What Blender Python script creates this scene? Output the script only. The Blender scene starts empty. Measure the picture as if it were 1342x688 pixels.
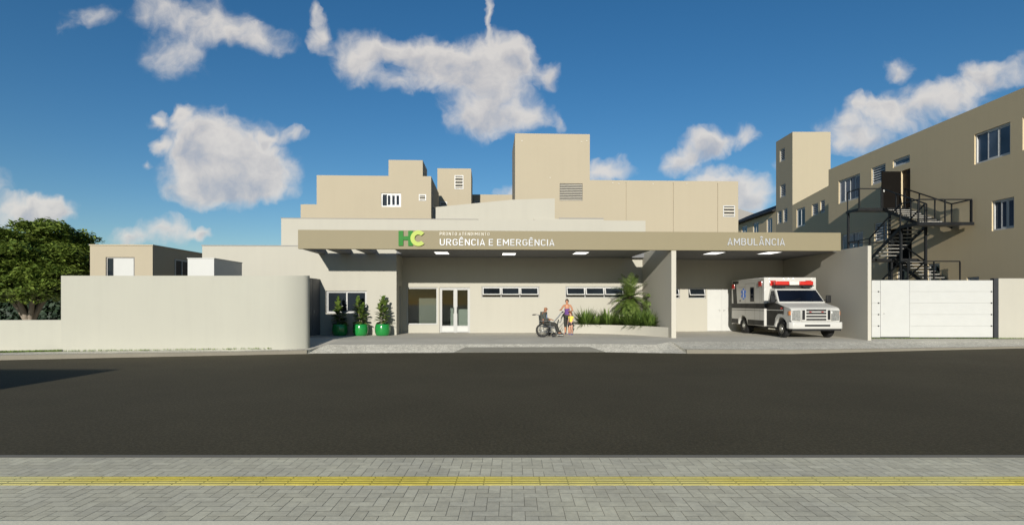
import bpy, bmesh, math, random
from mathutils import Vector, Matrix
R = random.Random(7)
scene = bpy.context.scene
col = scene.collection
rad = math.radians
# ------------------------------------------------------------------ view geometry (metres; camera looks along +Y)
FL, CX, CY, HC = 725.0, 671.0, 397.0, 1.45
ANG = math.atan(0.042)                      # the hospital front is turned a little from the street view
CA, SA = math.cos(ANG), math.sin(ANG)

def PF(u, v, d):
    """point of the hospital frame (along, up) on its plane at depth d"""
    rx = (u - CX) / FL
    t = d / (CA - rx * SA)
    return (t * (rx * CA + SA), HC + (CY - v) * t / FL)
def PW(u, v, Y):
    return ((u - CX) * Y / FL, HC + (CY - v) * Y / FL)
def PX(u, v, X):
    Y = FL * X / (u - CX)
    return (Y, HC + (CY - v) * Y / FL)
def GR(u, v, z):
    Y = FL * (HC - z) / (v - CY)
    return ((u - CX) * Y / FL, Y)

# ------------------------------------------------------------------ node helpers
def nm(name):
    m = bpy.data.materials.new(name); m.use_nodes = True
    nt = m.node_tree; nt.nodes.clear()
    out = nt.nodes.new('ShaderNodeOutputMaterial')
    b = nt.nodes.new('ShaderNodeBsdfPrincipled')
    nt.links.new(b.outputs[0], out.inputs[0])
    return m, nt, b
def N(nt, t, **kw):
    n = nt.nodes.new(t)
    for k, v in kw.items():
        if k in ('op',): n.operation = v
        elif hasattr(n, k): setattr(n, k, v)
    return n
def L(nt, a, b): nt.links.new(a, b)
def noise(nt, scale, detail=4, rough=.6, coord=None, dims='3D'):
    n = nt.nodes.new('ShaderNodeTexNoise'); n.noise_dimensions = dims
    n.inputs['Scale'].default_value = scale; n.inputs['Detail'].default_value = detail
    n.inputs['Roughness'].default_value = rough
    if coord is not None: L(nt, coord, n.inputs['Vector'])
    return n
def ramp(nt, fac, stops):
    r = nt.nodes.new('ShaderNodeValToRGB')
    e = r.color_ramp.elements
    while len(e) > len(stops): e.remove(e[-1])
    while len(e) < len(stops): e.new(.5)
    for i, (p, c) in enumerate(stops):
        e[i].position = p; e[i].color = (*c, 1) if len(c) == 3 else c
    L(nt, fac, r.inputs[0]); return r
def wpos(nt):
    return nt.nodes.new('ShaderNodeNewGeometry').outputs['Position']
def scl(c, k): return tuple(min(1, x * k) for x in c)
def bump(nt, b, h, strength=.2, dist=.01):
    n = nt.nodes.new('ShaderNodeBump'); n.inputs['Strength'].default_value = strength
    n.inputs['Distance'].default_value = dist
    L(nt, h, n.inputs['Height']); L(nt, n.outputs[0], b.inputs['Normal'])

def plaster(name, c, var=.05, rough=.85, bs=.25):
    m, nt, b = nm(name)
    p = wpos(nt)
    big = noise(nt, .55, 5, .6, p)
    mp = N(nt, 'ShaderNodeMapping'); L(nt, p, mp.inputs[0]); mp.inputs['Scale'].default_value = (2.2, 2.2, .12)
    st = noise(nt, 1.6, 4, .6, mp.outputs[0])                       # faint vertical rain streaks
    mx = N(nt, 'ShaderNodeMath', op='ADD'); L(nt, big.outputs[0], mx.inputs[0]); L(nt, st.outputs[0], mx.inputs[1])
    hf = N(nt, 'ShaderNodeMath', op='MULTIPLY'); L(nt, mx.outputs[0], hf.inputs[0]); hf.inputs[1].default_value = .5
    r = ramp(nt, hf.outputs[0], [(.3, scl(c, 1 - 2 * var)), (.5, c), (.7, scl(c, 1 + var))])
    L(nt, r.outputs[0], b.inputs['Base Color']); b.inputs['Roughness'].default_value = rough
    f = noise(nt, 90, 3, .6, p); bump(nt, b, f.outputs[0], bs, .004)
    return m
def paint(name, c, rough=.35, metal=0, coat=0, var=.03, vs=3):
    m, nt, b = nm(name)
    n = noise(nt, vs, 4, .6, wpos(nt))
    r = ramp(nt, n.outputs[0], [(.3, scl(c, 1 - var)), (.7, scl(c, 1 + var))])
    L(nt, r.outputs[0], b.inputs['Base Color'])
    r2 = ramp(nt, n.outputs[0], [(.3, (rough * .85,) * 3), (.7, (min(1, rough * 1.2),) * 3)])
    L(nt, r2.outputs[0], b.inputs['Roughness'])
    b.inputs['Specular IOR Level'].default_value = .3
    b.inputs['Metallic'].default_value = metal; b.inputs['Coat Weight'].default_value = coat
    return m
def glow(name, c, s):
    m, nt, b = nm(name); b.inputs['Base Color'].default_value = (*c, 1)
    b.inputs['Emission Color'].default_value = (*c, 1); b.inputs['Emission Strength'].default_value = s
    return m
def leafmat(name, c0, c1, rough=.5, trans=.25):
    m, nt, b = nm(name)
    g = nt.nodes.new('ShaderNodeNewGeometry')
    r = ramp(nt, g.outputs['Random Per Island'], [(0, c0), (1, c1)])
    L(nt, r.outputs[0], b.inputs['Base Color']); b.inputs['Roughness'].default_value = rough
    t = nt.nodes.new('ShaderNodeBsdfTranslucent'); L(nt, r.outputs[0], t.inputs[0])
    mx = nt.nodes.new('ShaderNodeMixShader'); mx.inputs[0].default_value = trans
    L(nt, b.outputs[0], mx.inputs[1]); L(nt, t.outputs[0], mx.inputs[2])
    out = [n for n in nt.nodes if n.type == 'OUTPUT_MATERIAL'][0]; L(nt, mx.outputs[0], out.inputs[0])
    return m
def winglass(name, c=(.012, .016, .02), rough=.04, wob=.02):
    m, nt, b = nm(name)
    p = wpos(nt)
    n = noise(nt, .6, 2, .5, p)
    r = ramp(nt, n.outputs[0], [(.3, scl(c, .6)), (.7, scl(c, 1.5))])
    L(nt, r.outputs[0], b.inputs['Base Color']); b.inputs['Roughness'].default_value = rough
    b.inputs['IOR'].default_value = 1.5; b.inputs['Specular IOR Level'].default_value = .35
    bump(nt, b, n.outputs[0], wob, .05)
    return m
def clearglass(name, tint=(.74, .78, .75)):
    m, nt, b = nm(name); nt.nodes.remove(b)
    out = [n for n in nt.nodes if n.type == 'OUTPUT_MATERIAL'][0]
    t = nt.nodes.new('ShaderNodeBsdfTransparent'); t.inputs[0].default_value = (*tint, 1)
    g = nt.nodes.new('ShaderNodeBsdfGlossy'); g.inputs['Roughness'].default_value = .03
    f = nt.nodes.new('ShaderNodeFresnel'); f.inputs[0].default_value = 1.55
    nz = noise(nt, 1.5, 2, .5, wpos(nt))
    ad = N(nt, 'ShaderNodeMath', op='MULTIPLY_ADD'); L(nt, nz.outputs[0], ad.inputs[0]); ad.inputs[1].default_value = .06; ad.inputs[2].default_value = .02
    a2 = N(nt, 'ShaderNodeMath', op='ADD'); L(nt, f.outputs[0], a2.inputs[0]); L(nt, ad.outputs[0], a2.inputs[1])
    mx = nt.nodes.new('ShaderNodeMixShader'); hf_ = N(nt, 'ShaderNodeMath', op='MULTIPLY'); L(nt, a2.outputs[0], hf_.inputs[0]); hf_.inputs[1].default_value = .22; L(nt, hf_.outputs[0], mx.inputs[0]); L(nt, t.outputs[0], mx.inputs[1]); L(nt, g.outputs[0], mx.inputs[2])
    L(nt, mx.outputs[0], out.inputs[0]); return m

# ------------------------------------------------------------------ mesh builder
class MB:
    def __init__(s): s.v = []; s.f = []; s.mi = []; s.cur = 0
    def add(s, vs, fs):
        o = len(s.v); s.v.extend([tuple(p) for p in vs])
        for f in fs: s.f.append(tuple(i + o for i in f)); s.mi.append(s.cur)
        return s
    def box(s, x0, x1, y0, y1, z0, z1):
        return s.add([(x0,y0,z0),(x1,y0,z0),(x1,y1,z0),(x0,y1,z0),(x0,y0,z1),(x1,y0,z1),(x1,y1,z1),(x0,y1,z1)],
                     [(3,2,1,0),(4,5,6,7),(0,1,5,4),(1,2,6,5),(2,3,7,6),(3,0,4,7)])
    def hexa(s, lo, hi):          # two 4-point rings
        return s.add(list(lo) + list(hi), [(3,2,1,0),(4,5,6,7),(0,1,5,4),(1,2,6,5),(2,3,7,6),(3,0,4,7)])
    def poly(s, pts): return s.add(pts, [tuple(range(len(pts)))])
    def prism(s, pts, vec):
        n = len(pts); q = [tuple(Vector(p) + Vector(vec)) for p in pts]
        return s.add(list(pts) + q, [tuple(range(n - 1, -1, -1)), tuple(range(n, 2 * n))] +
                     [(i, (i + 1) % n, n + (i + 1) % n, n + i) for i in range(n)])
    def tube(s, path, r, n=8, caps=True, r1=None):
        P = [Vector(p) for p in path]; rings = []
        prev = None
        for i, p in enumerate(P):
            d = (P[min(i + 1, len(P) - 1)] - P[max(i - 1, 0)])
            if d.length < 1e-9: d = Vector((0, 0, 1))
            d.normalize()
            if prev is None:
                a = Vector((0, 0, 1)) if abs(d.z) < .9 else Vector((1, 0, 0))
            else: a = prev
            x = (a - d * a.dot(d)); x.normalize(); y = d.cross(x); prev = x
            rr = r if r1 is None else r + (r1 - r) * i / max(1, len(P) - 1)
            if isinstance(r, (list, tuple)): rr = r[i]
            rings.append([p + (x * math.cos(2 * math.pi * k / n) + y * math.sin(2 * math.pi * k / n)) * rr for k in range(n)])
        vs = [p for rg in rings for p in rg]; fs = []
        for i in range(len(P) - 1):
            for k in range(n):
                fs.append((i * n + k, i * n + (k + 1) % n, (i + 1) * n + (k + 1) % n, (i + 1) * n + k))
        if caps:
            fs.append(tuple(range(n - 1, -1, -1))); fs.append(tuple((len(P) - 1) * n + k for k in range(n)))
        return s.add(vs, fs)
    def bar(s, p0, p1, w, h=None):
        """square section bar"""
        h = h or w
        p0, p1 = Vector(p0), Vector(p1); d = (p1 - p0).normalized()
        up = Vector((0, 0, 1)) if abs(d.z) < .95 else Vector((0, 1, 0))
        x = d.cross(up).normalized() * w / 2; y = x.cross(d).normalized() * h / 2
        lo = [p0 - x - y, p0 + x - y, p0 + x + y, p0 - x + y]; hi = [q + (p1 - p0) for q in lo]
        return s.hexa(lo, hi)
    def lathe(s, prof, c=(0, 0, 0), n=24, axis='z'):
        vs = []; fs = []
        for (r, h) in prof:
            for k in range(n):
                a = 2 * math.pi * k / n
                if axis == 'z': vs.append((c[0] + r * math.cos(a), c[1] + r * math.sin(a), c[2] + h))
                elif axis == 'x': vs.append((c[0] + h, c[1] + r * math.cos(a), c[2] + r * math.sin(a)))
                else: vs.append((c[0] + r * math.cos(a), c[1] + h, c[2] + r * math.sin(a)))
        m = len(prof)
        for i in range(m - 1):
            for k in range(n): fs.append((i * n + k, i * n + (k + 1) % n, (i + 1) * n + (k + 1) % n, (i + 1) * n + k))
        if prof[0][0] > 1e-6: fs.append(tuple(range(n - 1, -1, -1)))
        if prof[-1][0] > 1e-6: fs.append(tuple((m - 1) * n + k for k in range(n)))
        return s.add(vs, fs)
    def cells(s, rects, holes, d0, d1, mp, hole_depth=None):
        """solid slab made of rectangles (a0,a1,z0,z1), d0 (front) to d1; holes cut right through, or as niches hole_depth deep"""
        A = sorted({round(x, 4) for r in rects + holes for x in r[:2]}); Z = sorted({round(x, 4) for r in rects + holes for x in r[2:]})
        def inside(rs, a, z): return any(r[0] < a < r[1] and r[2] < z < r[3] for r in rs)
        nA, nZ = len(A) - 1, len(Z) - 1
        S = [[inside(rects, (A[i] + A[i+1]) / 2, (Z[j] + Z[j+1]) / 2) for j in range(nZ)] for i in range(nA)]
        H = [[S[i][j] and inside(holes, (A[i] + A[i+1]) / 2, (Z[j] + Z[j+1]) / 2) for j in range(nZ)] for i in range(nA)]
        idx = {}; vs = []; fs = []
        def V(i, j, d):
            k = (i, j, round(d, 5))
            if k not in idx: idx[k] = len(vs); vs.append(mp(A[i], Z[j], d))
            return idx[k]
        dh = d1 if hole_depth is None else d0 + hole_depth
        def solid(i, j, deep):
            if not (0 <= i < nA and 0 <= j < nZ) or not S[i][j]: return False
            if H[i][j]: return deep and hole_depth is not None
            return True
        layers = [(d0, dh, False), (dh, d1, True)] if hole_depth is not None else [(d0, d1, False)]
        for i in range(nA):
            for j in range(nZ):
                if not S[i][j]: continue
                c = [(i, j), (i+1, j), (i+1, j+1), (i, j+1)]
                if not H[i][j]:
                    fs.append([V(*q, d0) for q in c]); fs.append([V(*q, d1) for q in reversed(c)])
                elif hole_depth is not None:
                    fs.append([V(*q, dh) for q in c]); fs.append([V(*q, d1) for q in reversed(c)])
                for (e0, e1, deep) in layers:
                    if not solid(i, j, deep): continue
                    for (di, dj, p, q) in ((-1,0,0,3),(1,0,1,2),(0,-1,0,1),(0,1,3,2)):
                        if not solid(i + di, j + dj, deep):
                            fs.append([V(*c[p], e0), V(*c[q], e0), V(*c[q], e1), V(*c[p], e1)])
        return s.add(vs, fs)
    def build(s, name, mat, parent=None, origin=(0, 0, 0), smooth=None, bevel=0, recalc=True, seg=2):
        me = bpy.data.meshes.new(name)
        o = Vector(origin)
        me.from_pydata([tuple(Vector(p) - o) for p in s.v], [], s.f)
        mats = mat if isinstance(mat, (list, tuple)) else [mat]
        for m in mats: me.materials.append(m)
        if len(mats) > 1: me.polygons.foreach_set('material_index', s.mi)
        if recalc:
            bm = bmesh.new(); bm.from_mesh(me); bmesh.ops.recalc_face_normals(bm, faces=bm.faces); bm.to_mesh(me); bm.free()
        if smooth is not None:
            me.shade_smooth()
            if smooth < 179: me.set_sharp_from_angle(angle=rad(smooth))
        ob = bpy.data.objects.new(name, me); col.objects.link(ob)
        if parent is not None: ob.parent = parent
        if bevel:
            md = ob.modifiers.new('Bevel', 'BEVEL'); md.width = bevel; md.segments = seg; md.limit_method = 'ANGLE'; md.angle_limit = rad(40)
            md.harden_normals = False
            me.shade_smooth(); me.set_sharp_from_angle(angle=rad(50))
        return ob

FRONT = lambda a, z, d: (a, d, z)           # walls that face the street
SIDE = lambda a, z, d: (d, a, z)            # walls that run away from the street

def tag(o, label=None, cat=None, group=None, kind=None):
    if label: o['label'] = label
    if cat: o['category'] = cat
    if group: o['group'] = group
    if kind: o['kind'] = kind
    return o
class T:
    """one thing: an Empty at its base with parts; frame 'F' = hospital frame, 'W' = street frame"""
    def __init__(s, name, label, cat, org, frame='W', group=None, rz=0):
        e = bpy.data.objects.new(name, None); col.objects.link(e); e.empty_display_size = .3
        s.o = Vector(org); s.e = e
        if frame == 'F':
            e.location = (org[0] * CA - org[1] * SA, org[0] * SA + org[1] * CA, org[2]); e.rotation_euler = (0, 0, ANG)
        else:
            e.location = org; e.rotation_euler = (0, 0, rz)
        tag(e, label, cat, group)
    def part(s, name, mb, mat, parent=None, label=None, **kw):
        ob = mb.build(name, mat, parent or s.e, s.o, **kw)
        if label: ob['label'] = label
        return ob
def copy_thing(e, loc=None, rz=None, label=None):
    def rec(o, par):
        c = o.copy(); col.objects.link(c); c.parent = par
        for ch in [x for x in kids.get(o, [])]: rec(ch, c)
        return c
    kids = {}
    for o in list(col.objects):
        if o.parent: kids.setdefault(o.parent, []).append(o)
    c = rec(e, None)
    if loc is not None: c.location = loc
    if rz is not None: c.rotation_euler = (0, 0, rz)
    if label: c['label'] = label
    return c
def struct(name, mb, mat, kind='structure', **kw):
    return tag(mb.build(name, mat, **kw), kind=kind)

def ringbars(mb, a0, a1, z0, z1, d0, d1, w, mp):
    """rectangular frame, butt jointed"""
    def bx(p0, p1, q0, q1):
        c0, c1 = mp(p0, q0, d0), mp(p1, q1, d1)
        mb.box(min(c0[0], c1[0]), max(c0[0], c1[0]), min(c0[1], c1[1]), max(c0[1], c1[1]), min(c0[2], c1[2]), max(c0[2], c1[2]))
    bx(a0, a1, z0, z0 + w); bx(a0, a1, z1 - w, z1); bx(a0, a0 + w, z0 + w, z1 - w); bx(a1 - w, a1, z0 + w, z1 - w)
    return bx
def mbox(mb, mp, a0, a1, z0, z1, d0, d1):
    c0, c1 = mp(a0, z0, d0), mp(a1, z1, d1)
    mb.box(min(c0[0], c1[0]), max(c0[0], c1[0]), min(c0[1], c1[1]), max(c0[1], c1[1]), min(c0[2], c1[2]), max(c0[2], c1[2]))

def window(th, mp, a0, a1, z0, z1, d, n=2, fw=.05, kind='slide', frame=None, pane=None, open_=None, label=None):
    """a window set d deep; its frame is the part, its panes a sub-part"""
    frame = frame or M['white_frame']; pane = pane or M['glass']
    g = .004
    a0, a1, z0, z1 = a0 + g, a1 - g, z0 + g, z1 - g
    f = MB(); p = MB()
    ringbars(f, a0, a1, z0, z1, d, d + .07, fw, mp)
    ia0, ia1, iz0, iz1 = a0 + fw, a1 - fw, z0 + fw, z1 - fw
    if kind == 'slide':
        w = (ia1 - ia0) / n
        for k in range(n):
            off = .012 if k % 2 else .035
            if open_ is not None and k == open_:
                continue
            q0, q1 = ia0 + k * w + .002, ia0 + (k + 1) * w - .002
            ringbars(f, q0, q1, iz0 + .002, iz1 - .002, d + off, d + off + .022, fw * .7, mp)
            mbox(p, mp, q0 + fw * .7, q1 - fw * .7, iz0 + fw * .7, iz1 - fw * .7, d + off + .008, d + off + .014)
        if open_ is not None:
            mbox(p, mp, ia0, ia1, iz0, iz1, d + .072, d + .078)
    elif kind == 'louver':
        h = (iz1 - iz0); k = max(2, int(round(h / .16)))
        for i in range(k):
            zc = iz0 + (i + .5) * h / k
            q = [mp(ia0, zc + .035, d + .055), mp(ia0, zc - .045, d + .0), mp(ia0, zc - .051, d + .005), mp(ia0, zc + .029, d + .060)]
            e = [mp(ia1, zc + .035, d + .055), mp(ia1, zc - .045, d + .0), mp(ia1, zc - .051, d + .005), mp(ia1, zc + .029, d + .060)]
            (f if i % 1 == 0 else p).hexa(q, e)
        mbox(p, mp, ia0, ia1, iz0, iz1, d + .072, d + .078)
    fo = th.part('window', f, frame, label=label)
    th.part('pane', p, pane, fo)
    return fo
# ------------------------------------------------------------------ materials
M = {}
M['cream'] = plaster('cream_plaster', (.378, .36, .30), .02)
M['beige'] = plaster('beige_plaster', (.35, .303, .215), .015)
M['tan'] = plaster('tan_plaster', (.53, .43, .265), .02)  # colour raised to stand in for stronger sun on the side walls
M['fascia'] = plaster('fascia_panel_paint', (.21, .178, .103), .012, .7, .05)
M['wall_l'] = plaster('pale_wall_plaster', (.373, .365, .302), .025)
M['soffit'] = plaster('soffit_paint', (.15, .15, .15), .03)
M['white_frame'] = paint('white_aluminium', (.48, .48, .46), .4)
M['alu'] = paint('grey_aluminium', (.36, .36, .34), .4)
M['gate'] = paint('white_gate_paint', (.45, .45, .42), .45, var=.015)
M['white_door'] = paint('white_door_paint', (.46, .46, .43), .45, var=.02)
M['black_metal'] = paint('black_steel', (.012, .013, .014), .45, .3)
M['dark_gate'] = paint('charcoal_steel', (.03, .032, .035), .5)
M['tread'] = paint('grey_steel_tread', (.30, .29, .26), .6)
M['dark_door'] = paint('dark_door_paint', (.007, .006, .005), .8)
M['brown_door'] = paint('brown_door_paint', (.05, .03, .02), .5)
M['vent'] = paint('vent_slats', (.45, .42, .35), .6)
M['vent_dark'] = paint('vent_shadow_box', (.03, .028, .025), .9)
M['glass'] = winglass('window_glass')
M['glass_blue'] = winglass('window_glass_bluish', (.065, .085, .115), .06)
M['glass_clear'] = clearglass('door_glass')
M['curtain'] = plaster('pale_curtain', (.5, .5, .47), .05)
M['lamp'] = glow('led_panel', (1, .98, .93), 1.6)
M['letter'] = paint('brushed_letters', (.40, .41, .42), .5, .2)
M['letter_small'] = paint('pale_small_letters', (.42, .40, .34), .4, .1)
M['logo_g'] = paint('logo_green', (.036, .17, .034), .85)
M['logo_y'] = paint('logo_lime', (.38, .455, .115), .85)
M['roof_black'] = paint('dark_roof_sheet', (.012, .012, .012), .7)
M['seam'] = paint('seam_shadow_gap', (.17, .15, .11), .8)
M['coping'] = paint('grey_coping', (.25, .24, .22), .7)
M['pot'] = paint('green_glazed_pot', (.012, .19, .035), .2, coat=.6, var=.08)
M['soil'] = plaster('planting_soil', (.05, .035, .025), .2)
M['bark'] = plaster('bark', (.24, .20, .155), .2, .9, .8)
M['palm_bark'] = plaster('palm_bark', (.10, .075, .05), .2, .9, .8)
M['leaf_tree'] = leafmat('tree_leaves', (.08, .135, .018), (.21, .27, .045), .55, .2)
M['leaf_dark'] = leafmat('hedge_leaves', (.012, .026, .012), (.03, .055, .022), .6, .15)
M['leaf_palm'] = leafmat('palm_leaflets', (.05, .095, .016), (.17, .23, .05), .45, .2)
M['leaf_strap'] = leafmat('strap_leaves', (.04, .08, .014), (.15, .22, .045), .4, .2)
M['leaf_fig'] = leafmat('fig_leaves', (.04, .09, .016), (.17, .23, .045), .35, .15)
M['grass'] = leafmat('grass_blades', (.10, .17, .02), (.2, .27, .05), .6, .3)

def mat_asphalt():
    m, nt, b = nm('asphalt'); p = wpos(nt)
    a = noise(nt, 26, 3, .7, p); c = noise(nt, .35, 5, .65, p)
    v = N(nt, 'ShaderNodeTexVoronoi'); L(nt, p, v.inputs['Vector']); v.inputs['Scale'].default_value = 34
    sp = ramp(nt, v.outputs['Distance'], [(.0, (.27, .25, .19)), (.17, (.076, .063, .034))])
    r = ramp(nt, a.outputs[0], [(.35, (.62, .62, .6)), (.7, (1.25, 1.25, 1.22))])
    r2 = ramp(nt, c.outputs[0], [(.3, (.86, .85, .82)), (.7, (1.1, 1.1, 1.1))])
    m1 = N(nt, 'ShaderNodeMix'); m1.data_type = 'RGBA'; m1.blend_type = 'MULTIPLY'; m1.inputs[0].default_value = 1
    L(nt, sp.outputs[0], m1.inputs[6]); L(nt, r.outputs[0], m1.inputs[7])
    m2 = N(nt, 'ShaderNodeMix'); m2.data_type = 'RGBA'; m2.blend_type = 'MULTIPLY'; m2.inputs[0].default_value = 1
    L(nt, m1.outputs[2], m2.inputs[6]); L(nt, r2.outputs[0], m2.inputs[7])
    L(nt, m2.outputs[2], b.inputs['Base Color']); b.inputs['Roughness'].default_value = .9
    b.inputs['Specular IOR Level'].default_value = .25
    bump(nt, b, a.outputs[0], .35, .01)
    return m
M['asphalt'] = mat_asphalt()
def mat_concrete(name, c, big=.8, var=.10):
    m, nt, b = nm(name); p = wpos(nt)
    a = noise(nt, big, 7, .65, p); f = noise(nt, 60, 3, .6, p)
    r = ramp(nt, a.outputs[0], [(.3, scl(c, 1 - var)), (.55, c), (.75, scl(c, 1 + var * .7))])
    r2 = ramp(nt, f.outputs[0], [(.3, (.9,) * 3), (.7, (1.08,) * 3)])
    m1 = N(nt, 'ShaderNodeMix'); m1.data_type = 'RGBA'; m1.blend_type = 'MULTIPLY'; m1.inputs[0].default_value = 1
    L(nt, r.outputs[0], m1.inputs[6]); L(nt, r2.outputs[0], m1.inputs[7])
    L(nt, m1.outputs[2], b.inputs['Base Color']); b.inputs['Roughness'].default_value = .85
    bump(nt, b, f.outputs[0], .2, .004); return m
M['concrete'] = mat_concrete('concrete_apron', (.50, .468, .385))
M['kerb'] = mat_concrete('kerb_concrete', (.19, .172, .13), 2)
M['ramp'] = mat_concrete('ramp_concrete', (.25, .235, .185), 1.5)
M['edge'] = mat_concrete('pale_edge_concrete', (.88, .80, .58), 2, .05)
M['joint'] = mat_concrete('paver_joint_sand', (.29, .262, .195), 6)
M['earth'] = mat_concrete('bare_ground', (.17, .15, .10), .3, .25)
def mat_mosaic():
    m, nt, b = nm('stone_mosaic'); p = wpos(nt)
    v = N(nt, 'ShaderNodeTexVoronoi'); v.feature = 'DISTANCE_TO_EDGE'; L(nt, p, v.inputs['Vector']); v.inputs['Scale'].default_value = 11
    v2 = N(nt, 'ShaderNodeTexVoronoi'); L(nt, p, v2.inputs['Vector']); v2.inputs['Scale'].default_value = 11
    sx = N(nt, 'ShaderNodeSeparateColor'); L(nt, v2.outputs['Color'], sx.inputs[0])
    st = ramp(nt, sx.outputs[0], [(0, (.52, .485, .39)), (1, (.70, .66, .54))])
    jn = ramp(nt, v.outputs['Distance'], [(0, (.45,) * 3), (.06, (1,) * 3)])
    big = noise(nt, .9, 5, .6, p); rb = ramp(nt, big.outputs[0], [(.3, (.85,) * 3), (.7, (1.08,) * 3)])
    m1 = N(nt, 'ShaderNodeMix'); m1.data_type = 'RGBA'; m1.blend_type = 'MULTIPLY'; m1.inputs[0].default_value = 1
    L(nt, st.outputs[0], m1.inputs[6]); L(nt, jn.outputs[0], m1.inputs[7])
    m2 = N(nt, 'ShaderNodeMix'); m2.data_type = 'RGBA'; m2.blend_type = 'MULTIPLY'; m2.inputs[0].default_value = 1
    L(nt, m1.outputs[2], m2.inputs[6]); L(nt, rb.outputs[0], m2.inputs[7])
    L(nt, m2.outputs[2], b.inputs['Base Color']); b.inputs['Roughness'].default_value = .8
    bump(nt, b, jn.outputs[0], .4, .01); return m
M['mosaic'] = mat_mosaic()
def mat_paver(name, c0, c1):
    m, nt, b = nm(name); p = wpos(nt)
    g = nt.nodes.new('ShaderNodeNewGeometry')
    r = ramp(nt, g.outputs['Random Per Island'], [(0, c0), (.5, tuple((x + y) / 2 for x, y in zip(c0, c1))), (1, c1)])
    f = noise(nt, 14, 6, .7, p); r2 = ramp(nt, f.outputs[0], [(.3, (.84,) * 3), (.7, (1.1,) * 3)])
    g2 = noise(nt, 1.3, 5, .6, p); r3 = ramp(nt, g2.outputs[0], [(.3, (.86, .86, .88)), (.7, (1.08, 1.08, 1.05))])
    m1 = N(nt, 'ShaderNodeMix'); m1.data_type = 'RGBA'; m1.blend_type = 'MULTIPLY'; m1.inputs[0].default_value = 1
    L(nt, r.outputs[0], m1.inputs[6]); L(nt, r2.outputs[0], m1.inputs[7])
    m2 = N(nt, 'ShaderNodeMix'); m2.data_type = 'RGBA'; m2.blend_type = 'MULTIPLY'; m2.inputs[0].default_value = 1
    L(nt, m1.outputs[2], m2.inputs[6]); L(nt, r3.outputs[0], m2.inputs[7])
    L(nt, m2.outputs[2], b.inputs['Base Color']); b.inputs['Roughness'].default_value = .85
    ff = noise(nt, 120, 3, .6, p); bump(nt, b, ff.outputs[0], .3, .003)
    return m
M['paver'] = mat_paver('grey_pavers', (.61, .555, .395), (.72, .66, .475))
M['tactile'] = mat_paver('yellow_tactile_tiles', (.62, .49, .06), (.69, .55, .085))
# vehicle and people
M['amb_white'] = paint('ambulance_white', (.46, .45, .41), .4, coat=.2, var=.012, vs=1.2)
M['amb_grey'] = paint('ambulance_grey_band', (.030, .029, .025), .65)
M['chrome'] = paint('bright_metal', (.6, .6, .58), .2, .9)
M['tyre'] = paint('tyre_rubber', (.014, .014, .014), .8)
M['rim'] = paint('wheel_rim', (.45, .45, .43), .35, .8)
M['black'] = paint('black_plastic', (.012, .012, .012), .5)
M['red_lens'] = paint('red_lens', (.45, .02, .014), .3, coat=.5)
M['clear_lens'] = paint('clear_lens', (.62, .58, .50), .12, coat=.6)
M['amber'] = paint('amber_lens', (.6, .18, .02), .2, coat=.5)
M['headlamp'] = paint('headlamp_lens', (.34, .34, .32), .18, .5, coat=.8, var=.35, vs=26)
M['glass_auto'] = winglass('vehicle_glass', (.004, .006, .012), .03, .0)
M['blue_star'] = paint('blue_emblem', (.03, .16, .62), .35)
M['skin_a'] = paint('brown_skin', (.30, .14, .075), .5)
M['skin_b'] = paint('tan_skin', (.42, .20, .11), .5)
M['skin_c'] = paint('light_skin', (.50, .28, .19), .5)
M['jacket'] = plaster('charcoal_jacket', (.055, .06, .05), .15)
M['shirt_blue'] = plaster('blue_shirt', (.13, .18, .30), .1)
M['trouser'] = plaster('dark_trousers', (.025, .025, .02), .15)
M['purple'] = plaster('purple_top', (.10, .04, .17), .12)
M['yellow_cloth'] = plaster('yellow_shirt', (.72, .62, .08), .08)
M['navy'] = plaster('dark_shorts', (.035, .035, .045), .1)
M['hair_d'] = plaster('dark_brown_hair', (.03, .016, .01), .2)
M['hair_g'] = plaster('cropped_grey_brown_hair', (.09, .06, .045), .2)
M['hair_r'] = plaster('auburn_hair', (.17, .06, .02), .2)
M['shoe'] = paint('dark_shoes', (.02, .02, .02), .5)
M['shoe_b'] = paint('blue_grey_shoes', (.10, .11, .2), .5)
M['eye'] = paint('dark_eyes', (.01, .008, .006), .2)
M['grey_gate'] = paint('mid_grey_gate', (.12, .12, .125), .5)

def fade_tactile(m):
    """worn, paler stretches along the strip"""
    nt = m.node_tree; b = [n for n in nt.nodes if n.type == 'BSDF_PRINCIPLED'][0]; src = b.inputs['Base Color'].links[0].from_socket
    mp = N(nt, 'ShaderNodeMapping'); L(nt, wpos(nt), mp.inputs[0]); mp.inputs['Scale'].default_value = (.33, 2, 1)
    n = noise(nt, 1.0, 3, .6, mp.outputs[0]); f = ramp(nt, n.outputs[0], [(.42, (.03,) * 3), (.66, (.75,) * 3)])
    mx = N(nt, 'ShaderNodeMix'); mx.data_type = 'RGBA'; L(nt, f.outputs[0], mx.inputs[0]); L(nt, src, mx.inputs[6]); mx.inputs[7].default_value = (.60, .56, .28, 1)
    L(nt, mx.outputs[2], b.inputs['Base Color'])
fade_tactile(M['tactile'])
M['tower'] = plaster('tower_plaster', (.345, .30, .208), .015)
M['lobby'] = plaster('lobby_wall_paint', (.42, .43, .41), .03)
M['glass_auto'].node_tree.nodes['Principled BSDF'].inputs['Specular IOR Level'].default_value = .12
M['cream_side'] = plaster('cream_side_plaster', (.43, .405, .335), .02)  # cream with extra brightness put in for walls in grazing sun
M['dark_door'].node_tree.nodes['Principled BSDF'].inputs['Specular IOR Level'].default_value = .05
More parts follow.
